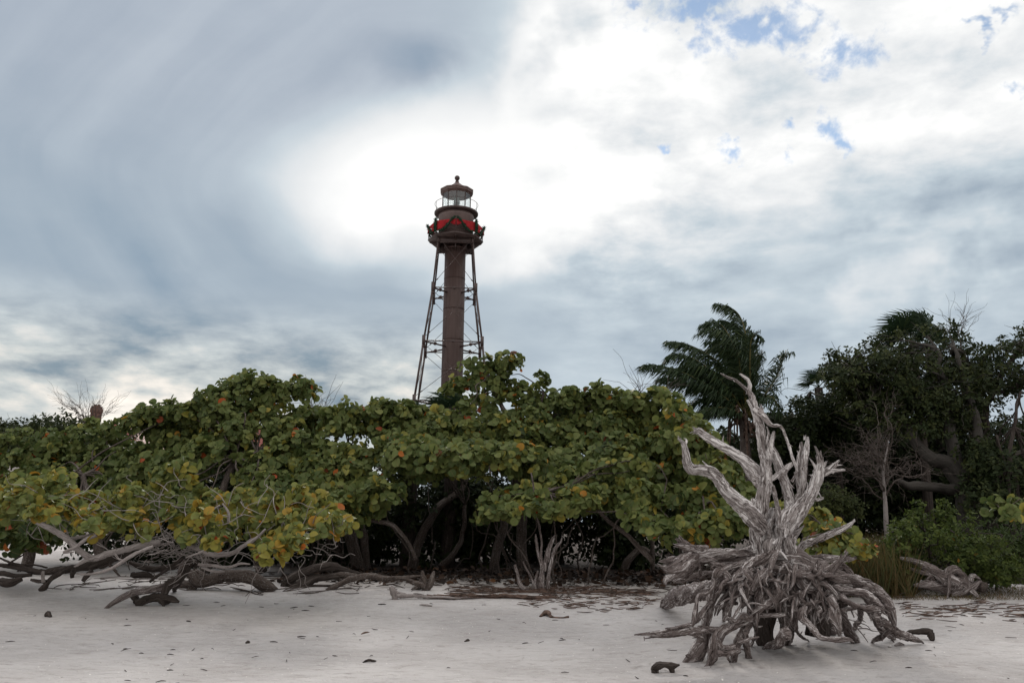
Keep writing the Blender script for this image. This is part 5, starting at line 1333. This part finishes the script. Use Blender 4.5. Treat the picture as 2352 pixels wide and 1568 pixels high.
# the big tree
reseed('woods')
top1 = profile([1900, 1935, 1990, 2010, 2060, 2110, 2180, 2215, 2250, 2300, 2400], [840, 815, 800, 778, 765, 757, 742, 752, 770, 780, 770])
lob = wall_lobes(1915, 2260, top1, profile([1915, 1960, 2050, 2260], [850, 960, 1010, 990]), 25.5, 29.5, 125, .66, .66)
lob += [(W(x, y, 27), (.4, .4, .28)) for x, y in ((1925, 825), (1945, 835), (1915, 820), (1960, 815), (2000, 800), (2020, 785), (2060, 775), (2120, 765), (2180, 755), (2200, 770))]
R7 = lambda x, y: (1837.5 + .23809 * x, 660.4 + .23809 * y)
BY = 25.5
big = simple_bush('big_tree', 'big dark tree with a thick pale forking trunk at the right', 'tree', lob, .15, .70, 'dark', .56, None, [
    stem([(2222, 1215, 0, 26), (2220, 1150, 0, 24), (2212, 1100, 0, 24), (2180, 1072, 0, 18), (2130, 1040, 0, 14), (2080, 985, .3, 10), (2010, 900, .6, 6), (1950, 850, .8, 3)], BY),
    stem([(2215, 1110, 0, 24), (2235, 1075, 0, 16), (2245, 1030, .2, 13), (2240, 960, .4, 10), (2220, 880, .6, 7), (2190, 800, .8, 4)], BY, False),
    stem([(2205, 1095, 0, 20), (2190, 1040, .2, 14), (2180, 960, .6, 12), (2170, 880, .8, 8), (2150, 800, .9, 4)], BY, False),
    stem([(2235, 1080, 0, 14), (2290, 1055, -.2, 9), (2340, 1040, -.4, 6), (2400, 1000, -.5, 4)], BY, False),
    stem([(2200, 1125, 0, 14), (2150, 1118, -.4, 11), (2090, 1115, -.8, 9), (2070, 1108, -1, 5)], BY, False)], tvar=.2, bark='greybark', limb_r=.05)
top3 = profile([2230, 2260, 2300, 2352, 2440], [830, 790, 775, 742, 720])
lob = wall_lobes(2240, 2460, top3, flat(905), 26, 29.5, 74, .5, .6) + [(W(x, y, 27.5), (.4, .4, .3)) for x, y in ((2345, 760), (2300, 795), (2270, 815), (2350, 800), (2335, 870), (2300, 900), (2352, 905), (2275, 860))]
simple_bush('open_tree', 'open branched tree showing sky through its twigs, far right', 'tree', lob, .15, .52, 'dark', .5, None, [
    stem([(2275, 1190, 0, 12), (2270, 1050, 0, 10), (2262, 960, 0, 9), (2275, 900, 0, 7), (2310, 850, 0, 5), (2345, 790, 0, 3)], 28),
    stem([(2262, 965, 0, 7), (2240, 900, .3, 5), (2255, 840, .3, 4), (2270, 800, .3, 2)], 28, False),
    stem([(2285, 900, 0, 5), (2330, 890, 0, 4), (2380, 850, 0, 3)], 28, False)], bark='bark_dark', limb_r=.03)
top2 = profile([1740, 1780, 1830, 1850, 1880, 1920, 1960], [960, 930, 905, 872, 870, 868, 880])
lob = wall_lobes(1745, 1985, top2, flat(1060), 29, 33, 95, .7, .7)
c = W(1850, 1000, 31)
simple_bush('dark_tree', 'dark twiggy tree between the coconut palm and the big tree', 'tree', lob, .16, .85, 'dark', .40, None,
            [stem([(1850, 1200, 0, 9), (1845, 1080, 0, 8), (1850, 980, 0, 6), (1860, 900, 0, 3)], 31), stem([(1930, 1200, 0, 8), (1925, 1080, 0, 7), (1910, 960, 0, 4)], 31)])
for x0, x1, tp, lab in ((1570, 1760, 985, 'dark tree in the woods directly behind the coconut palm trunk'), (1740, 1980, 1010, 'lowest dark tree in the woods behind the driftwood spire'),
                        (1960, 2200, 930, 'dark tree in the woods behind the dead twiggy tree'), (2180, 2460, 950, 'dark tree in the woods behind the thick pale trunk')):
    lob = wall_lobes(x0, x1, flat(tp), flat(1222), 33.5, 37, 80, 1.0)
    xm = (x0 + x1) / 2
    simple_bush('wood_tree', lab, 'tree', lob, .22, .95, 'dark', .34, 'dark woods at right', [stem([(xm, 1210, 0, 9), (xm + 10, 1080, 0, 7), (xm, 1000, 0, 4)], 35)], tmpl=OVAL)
lob = wall_lobes(2245, 2460, flat(985), flat(1190), 24, 26.5, 46, .6)
simple_bush('edge_tree', 'slim stemmed leafy tree at the right edge of the photo', 'tree', lob, .14, .8, 'dark', .5, None,
            [stem([(2318, 1195, 0, 5), (2318, 1080, 0, 5), (2330, 980, 0, 4), (2345, 900, 0, 2)], 24), stem([(2342, 1190, 0, 4), (2338, 1120, 0, 4), (2310, 1060, 0, 3), (2290, 1000, 0, 2)], 24)])

# dead twiggy tree
dy = 22.5
reseed('dead tree')
b0 = W(2035, 1205, dy); b0[2] = gzz(b0[0], b0[1]) - .05
dead = thing('dead_tree', 'leafless grey twiggy tree in front of the dark woods', 'tree', b0)
mb = MB(); top_ = W(2030, 1080, dy); fork = W(2033, 1150, dy)
tube(mb, [b0, W(2034, 1180, dy), fork, top_, W(2040, 1010, dy)], [.065, .06, .05, .03, .012], 10, .1, .1, .03, .03, 5); mb.build('trunk', M['twig'], dead)
mb = MB()
for i in range(16):
    u = rng.random(); st0 = fork * (1 - u) + top_ * u
    sx_ = rng.uniform(-1, 1); e = W(2038 + sx_ * 95, 1085 - (1 - abs(sx_)) * rng.uniform(30, 140) + rng.uniform(-20, 40), dy + rng.uniform(-.9, .9))
    P = bough(mb, st0, e, .024, .008, rng.uniform(.05, .22), sides=6, wob=.5)
    for s_ in range(7):
        a = P[rng.integers(1, 5)]; d = nrm(e - st0) * .6 + rng.normal(size=3) * (.6, .6, .45); L_ = rng.uniform(.35, .9)
        P2 = bough(mb, a, a + d * L_, .010, .004, rng.uniform(-.1, .15), n=5, sides=5, wob=.5)
        for t_ in range(5):
            a2 = P2[rng.integers(1, 5)]; d2 = d * .5 + rng.normal(size=3) * .5
            bough(mb, a2, a2 + d2 * rng.uniform(.2, .55), .0042, .002, rng.uniform(-.1, .15), n=4, sides=4, wob=.5)
mb.build('twigs', M['bark'], dead)

# bare twigs over the thicket
def bare(label, x, y0, y1, Yd, spread, n, name='bare_tree'):
    reseed(label)
    b = W(x, y0, Yd); g = b.copy(); g[2] = gzz(b[0], b[1])
    t = thing(name, label, 'tree', g); mb = MB()
    tube(mb, [g - (0, 0, .1), g * .4 + b * .6, b], [.06, .045, .025], 8, .2, .1); mb.build('trunk', M['bark'], t); mb = MB()
    for i in range(n):
        e = W(x + rng.uniform(-spread, spread), y1 + abs(rng.normal()) * (y0 - y1) * .45, Yd + rng.uniform(-.5, .5))
        P = bough(mb, b + rng.normal(size=3) * .05, e, .014, .005, rng.uniform(-.05, .15), sides=5)
        for s_ in range(5):
            a = P[rng.integers(2, 5)]; d = (e - b) * .45 + rng.normal(size=3) * .28
            bough(mb, a, a + d, .006, .003, .05, n=4, sides=4)
    mb.build('twigs', M['bark'], t)
bare('bare grey twigs poking above the dip left of the lighthouse', 735, 985, 925, 22, 28, 12)
bare('bare twigs sticking up between sea grape and palm fronds', 1490, 935, 872, 21, 45, 9)
bare('pale leafless twigs rising above the big tree top at right', 2205, 775, 715, 29, 38, 10)
bare('bare thin twigs around the brick chimney at far left', 200, 975, 915, 40, 75, 26)

# ---------------------------------------------------------------- far left: trees and cottages
lob = wall_lobes(-40, 210, profile([-40, 0, 60, 100, 150, 180, 210], [960, 955, 960, 942, 935, 955, 965]), flat(1040), 40, 44, 46, 1.0)
simple_bush('far_tree', 'distant dark tree at the left edge, beside the brick chimney', 'tree', lob, .22, .6, 'dark', .6, None, [stem([(80, 1200, 0, 6), (85, 1080, 0, 5), (90, 1000, 0, 3)], 42)])
lob = wall_lobes(180, 300, profile([180, 230, 300], [965, 970, 985]), flat(1040), 40, 43, 22, .8)
simple_bush('far_tree', 'distant low tree below the brick chimney, right of its stack', 'tree', lob, .20, .6, 'dark', .6, None, [stem([(240, 1200, 0, 5), (240, 1080, 0, 4), (240, 1010, 0, 2)], 42)])
def cottage(label, px, ytop, Yd, w, chim_r):
    c = W(px, ytop, Yd); g = gzz(c[0], c[1]); hr = c[2] - 1.0
    t = thing('cottage', label, 'house', (c[0], c[1], g))
    mb = MB(); box(mb, (c[0], c[1] + 1, g + (hr - 2.2) / 2 - .1), w, 6, hr - 2.2 - g + .2); mb.build('wall', M['cottage'], t, smooth=False)
    z0 = hr - 2.2
    V = [(c[0] - w / 2 - .5, c[1] - 2.6, z0), (c[0] + w / 2 + .5, c[1] - 2.6, z0), (c[0] + w / 2 + .5, c[1] + 4.6, z0), (c[0] - w / 2 - .5, c[1] + 4.6, z0), (c[0] - w * .2, c[1] + 1, hr), (c[0] + w * .2, c[1] + 1, hr)]
    mb = MB(); mb.add(V, [np.array([(0, 1, 5, 4), (2, 3, 4, 5)]), np.array([(1, 2, 5), (3, 0, 4)]), np.array([(3, 2, 1, 0)])]); rf_ = mb.build('roof', M['roof'], t, smooth=False)
    mb = MB(); s_ = chim_r * 2; zt = c[2]
    box(mb, (c[0], c[1], zt - 1.2), s_ * .88, s_ * .88, 1.8)
    box(mb, (c[0], c[1], zt - .26), s_, s_, .28); box(mb, (c[0], c[1], zt - .08), s_ * .86, s_ * .86, .16)
    for k_ in range(2): box(mb, (c[0] + (k_ - .5) * s_ * .4, c[1], zt + .06), s_ * .25, s_ * .25, .12)
    mb.build('chimney', M['brick'], rf_, smooth=False)
cottage('cottage whose stepped brick chimney shows above the far left trees', 223, 933, 52, 8, .28)
cottage('cottage glimpsed through the leaves behind the tall domed sea grape', 571, 938, 50, 8, .28)

# ---------------------------------------------------------------- green shrub, grasses
topS = profile([1990, 2030, 2060, 2090, 2110, 2130, 2160, 2190, 2215, 2260, 2300, 2345], [1290, 1230, 1215, 1175, 1160, 1195, 1165, 1170, 1205, 1215, 1240, 1290])
lob = wall_lobes(2035, 2335, topS, profile([2000, 2050, 2335], [1320, 1335, 1335]), 15.4, 17.2, 72, .24, .95)
lob += [(W(x, y, 16), (.12, .12, .22)) for x, y in ((2110, 1168), (2100, 1185), (2165, 1172), (2185, 1180), (2150, 1185), (2125, 1200), (2060, 1222), (2230, 1205), (2090, 1200))]
t = simple_bush('green_shrub', 'leafy bright green shrub behind the small driftwood at right', 'shrub', lob, .085, 1.1, 'shrub', .62, None,
            [(lambda a: ([np.array((a[0], a[1], gzz(a[0], a[1]) - .05)), np.array((a[0] + dx_, a[1], a[2])), np.array((a[0] + 2 * dx_, a[1] + .1, a[2] + .5))], [.025, .02, .01]))(W(x, 1290, 16.2)) for x, dx_ in ((2080, -.1), (2130, .05), (2180, 0), (2230, .1), (2280, .15))], tvar=.16, red=.012, limb_r=.012, up=.5, front=.5)
lob = wall_lobes(1830, 1960, profile([1830, 1880, 1930, 1960], [1120, 1105, 1120, 1150]), flat(1180), 21, 22.5, 14, .4)
simple_bush('pale_shrub', 'loose grey green shrub at the foot of the dark woods', 'shrub', lob, .09, .7, 'dark', .8, None, [stem([(1890, 1205, 0, 4), (1890, 1160, 0, 3), (1895, 1130, 0, 2)], 21.5)])
lob = wall_lobes(2260, 2440, flat(1185), flat(1300), 18, 20, 20, .4)
simple_bush('scrub', 'low dull scrub at the right edge behind the green shrub', 'shrub', lob, .09, .8, 'shrub', .25, None, [stem([(2340, 1290, 0, 3), (2340, 1250, 0, 3), (2350, 1210, 0, 2)], 19)])
def grass(label, n, sampler, h, wdt, tint, lean=.35, name='grass', mat='grass'):
    C, T, S = [], [], []
    for i in range(n):
        p = sampler(); C.append(p); T.append((rng.normal() * lean - .15, rng.normal() * lean, 1.0)); S.append(h * rng.uniform(.5, 1.2))
    C, T, S = np.array(C), nrm(np.array(T)), np.array(S)
    mb = MB(); N = nrm(np.cross(T, rng.normal(size=C.shape)))
    # each blade bends over: two stacked pieces
    put_leaves(mb, C, N, T, S, BLADE, np.clip(rng.normal(tint, .2, n), 0, 1), wdt)
    tag(mb.build(name, M[mat]), label, kind='stuff')
def gsamp(xs, ys, Y0, Y1):
    def f():
        Yd = rng.uniform(Y0, Y1); p = W(rng.uniform(*xs), 1250, Yd); return np.array((p[0], p[1], gzz(p[0], p[1]) - .02))
    return f
grass('tall rough grass between the driftwood and the green shrub', 6800, gsamp((1900, 2090), 0, 15.0, 20.0), .95, .020, .58)
grass('rough grass at the woods edge on the right', 2600, gsamp((2180, 2460), 0, 17.5, 22), .75, .018, .3)
def patch(xs, ys):
    def f():
        return hit(rng.uniform(*xs), rng.uniform(*ys))
    return f
grass('short brown grass on the sand around the small driftwood', 3400, patch((2010, 2400), (1348, 1378)), .10, .07, .72, .8, 'beach_grass')

# ---------------------------------------------------------------- beach litter
def flakes(name, label, n, sampler, s0, s1, mat, tmpl=OVAL, tilt=.5, wx=1.0, lift=.01, tl=(.1, 1.0)):
    C = np.array([sampler() for _ in range(n)]); C[:, 2] += lift
    N = nrm(rng.normal(size=C.shape) * tilt + (0, 0, 1)); T = rng.normal(size=C.shape)
    mb = MB(); put_leaves(mb, C, N, T, rng.uniform(s0, s1, n), tmpl, rng.uniform(*tl, n), wx)
    tag(mb.build(name, M[mat]), label, kind='stuff')
def near(X0, X1, Y0, Y1, pw=1.0):
    def f():
        x, y = rng.uniform(X0, X1), Y0 + (Y1 - Y0) * rng.random() ** pw
        return np.array((x, y, gzz(x, y)))
    return f
flakes('shell_bits', 'tiny white shell fragments scattered over the sand', 3400, near(-9, 10, 5.2, 15.5), .008, .024, 'shell', OVAL, .25, 1.8, .004)
flakes('leaf_litter', 'brown fallen leaves under the sea grapes', 4200, near(-4.6, 7, 16.0, 21, .7), .06, .16, 'litter', ROUND, .45, .9, .02, (.0, .9))
flakes('woods_litter', 'dead leaves on the ground of the woods', 2600, near(5, 15, 19, 30), .10, .25, 'litter', ROUND, .45, .9, .02, (.0, .6))
def straws(name, label, n, sampler, l0, l1, r, mat='straw', ang=.35, rise=.02):
    mb = MB()
    for i in range(n):
        c = sampler(); a = rng.normal() * ang + (math.pi if rng.random() < .5 else 0); L_ = rng.uniform(l0, l1)
        d = np.array((math.cos(a), math.sin(a) * 1.4, 0)) * L_ / 2; h = rng.uniform(.004, .02 + rise)
        P = []
        for s_ in (-1, rng.normal() * .2, 1):
            p = c + d * s_ + np.array((0, rng.normal() * .015, 0)); p[2] = gzz(p[0], p[1]) + h * rng.uniform(.5, 1.5); P.append(p)
        tube(mb, P, [r * .7, r * rng.uniform(.8, 1.4), r * .5], 4, L_ / 3)
    tag(mb.build(name, M[mat]), label, kind='stuff')
def line(x0, x1, yf, sd):
    def f():
        x = rng.uniform(x0, x1); return hit(x, yf(x) + rng.normal() * sd)
    return f
straws('wrack', 'brown seaweed and straw wrack line across the sand', 300, line(1040, 1500, lambda x: interp([1040, 1200, 1350, 1500], [1358, 1357, 1359, 1364], x), 4.5), .10, .5, .006, rise=.03)
straws('drift_straw', 'broken straw scattered below the wrack line', 150, line(1200, 1530, lambda x: interp([1200, 1530], [1380, 1385], x), 11), .06, .30, .006)
straws('wrack_right', 'thin brown wrack lines on the sand at right', 150, line(2070, 2440, lambda x: 1388 + 34 * rng.random() ** 1.3 + 8 * math.sin(x * .03), 4), .08, .35, .007, rise=.01)
straws('twig_litter', 'fine twigs and crumbs of bark strewn on the open sand', 170, near(-8, 8, 5.6, 14), .02, .12, .004, 'bark_dark', 1.0, 0)
straws('shade_twigs', 'fallen twigs on the ground under the sea grapes', 520, near(-8, 7, 14.8, 19), .1, .6, .008, 'bark', 1.2, .05)
# single sticks and chips one can point to
STK = [(559, 1357, 15), (497, 1383, 12), (513, 1391, 11), (676, 1395, 16), (702, 1402, 17), (291, 1422, 12), (293, 1436, 13), (433, 1427, 20), (288, 1490, 10), (391, 1503, 14), (397, 1492, 9), (391, 1539, 13),
       (630, 1474, 17), (25, 1473, 16), (325, 1500, 10), (878, 1388, 20), (692, 1462, 18), (629, 1474, 16), (1292, 1470, 16), (1290, 1466, 13), (1207, 1477, 16), (1575, 1552, 11), (2088, 1533, 14), (1963, 1494, 15), (2133, 1494, 16), (1275, 1424, 12), (715, 1392, 14), (601, 1394, 12)]
def stick_mesh(b, c, L_, r, a, h):
    d = np.array((math.cos(a), math.sin(a), 0)) * L_ / 2; P = []
    for s_ in (-1, -.3, .4, 1):
        p = c + d * s_ + np.array((0, 0, 0)); p[:2] += rng.normal(size=2) * L_ * .04; p[2] = gzz(p[0], p[1]) + r * .6 + h * (1 - abs(s_)); P.append(p)
    tube(b, P, [r * .5, r, r * .9, r * .4], 7, L_ / 10, .25)
for x, y, l in STK:
    c = hit(x, y); L_ = l * mpp(c) * 1.15; b = MB(); stick_mesh(b, c, L_, max(.005, L_ * .055), rng.normal() * .5, .006)
    tag(b.build('stick', M['bark_dark']), 'thin dark stick lying on the pale open sand', 'stick', 'small sticks strewn on the sand')
def chip(name, label, cat, pts, r, mat, group=None):
    b = MB(); P = []
    for x, y, dz in pts:
        p = hit(x, y); p[2] += dz; P.append(p)
    rr = [q_ * mpp(P[0]) for q_ in r]
    for p, q_ in zip(P, rr): p[2] += q_ * .6
    tube(b, P, rr, 12, .015, .35, .12, .01, len(bpy.data.objects)); tag(b.build(name, M[mat]), label, cat, group)
chip('wood_chunk', 'dark rounded wood chunk alone on the sand at far left', 'driftwood', [(104, 1416, 0), (110, 1415, .02), (117, 1417, 0)], [2.5, 5.5, 3], 'bark_dark')
chip('wood_chunk', 'tiny dark lump of wood below the arched trunk, mid sand', 'driftwood', [(564, 1477, 0), (568, 1476, .0), (573, 1476, 0)], [1.5, 3.2, 1.5], 'bark_dark')
chip('wood_chunk', 'tiny dark lump of wood below the dead stem clump', 'driftwood', [(1067, 1473, 0), (1073, 1471, .0), (1078, 1470, 0)], [1.5, 3.4, 1.5], 'bark_dark')
chip('palm_husk', 'flat torn piece of brown palm husk on the sand', 'husk', [(1240, 1416, 0), (1257, 1412, .02), (1268, 1418, .0), (1290, 1419, 0), (1306, 1418, .005)], [2, 5, 3, 2, 2.5], 'straw')
chip('stick', 'brown curved bark strip on the sand at bottom centre', 'stick', [(833, 1521, 0), (845, 1520, .012), (857, 1520, .01), (863, 1518, 0)], [1.2, 3, 2.4, 1], 'bark_dark')
chip('stick', 'pale flat wood splinter near the driftwood stump right toe', 'stick', [(2056, 1483, 0), (2066, 1482, .004), (2076, 1481, 0)], [2, 4.5, 2], 'twig')
chip('stick', 'pale brown twig on the sand under the root ball', 'stick', [(964, 1389, 0), (978, 1391, .004), (992, 1392, 0)], [1, 2.2, 1.2], 'twig')
chip('stick', 'twisted brown twig on open sand left of centre', 'stick', [(830, 1456, 0), (840, 1453, .004), (849, 1451, 0)], [1, 2.2, 1], 'straw')
c = hit(1524, 1545)
one('wood_knuckle', 'knobbly brown bone shaped wood piece left of the stump feet', 'driftwood', 'bark_dark', [
    (S2, [(285, 1490, .0, 26), (325, 1475, 0, 44), (400, 1462, 0, 28), (470, 1470, 0, 32), (555, 1458, 0, 12)], None),
    (S2, [(310, 1480, 0, 40), (318, 1540, 0, 34)], None), (S2, [(480, 1475, 0, 34), (492, 1530, 0, 24)], None)], hit(*S2(330, 1540)[:2])[1], parts='knob', gn=.5)
one('dark_log', 'short dark reddish log behind the stump right toe', 'log', 'bark_dark', [
    (S3, [(1500, 1130, .1, 14), (1580, 1125, .05, 30), (1700, 1120, 0, 34), (1765, 1130, 0, 36)], None), (S3, [(1740, 1130, 0, 38), (1745, 1180, -.03, 34), (1730, 1195, -.03, 26)], None)], hit(*S3(1740, 1200)[:2])[1], parts='knob')
# fallen palm frond with its flared foot
yG = hit(900, 1376)[1]
ff = one('palm_frond', 'fallen dry palm frond with a flared pale foot on the sand', 'palm frond', 'twig', [
    (C1, [(1240, 1118, 0, 8), (1290, 1095, 0, 28), (1278, 1030, .0, 32), (1256, 1000, 0, 18)], None),
    (C1, [(1280, 1040, .03, 20), (1340, 1072, 0, 26), (1430, 1084, 0, 17), (1600, 1092, 0, 13), (1900, 1094, .05, 10), (2240, 1094, .1, 7)], None)], yG, parts='stalk')
mb = MB()
for i in range(120):
    a = W(*C1(rng.uniform(1500, 2500), rng.uniform(1072, 1104))[:2], yG + .08); a[2] = gzz(a[0], a[1]) + rng.uniform(.01, .07)
    e = a + np.array((rng.uniform(.25, .7), rng.normal() * .06, 0)); e[2] = gzz(e[0], e[1]) + rng.uniform(.005, .05)
    tube(mb, [a, (a + e) / 2 + rng.normal(size=3) * .012, e], [.008, .009, .003], 4, .1)
mb.build('dry_leaflets', M['straw'], ff)
for o in bpy.data.objects:
    if '_o' in o: del o['_o']
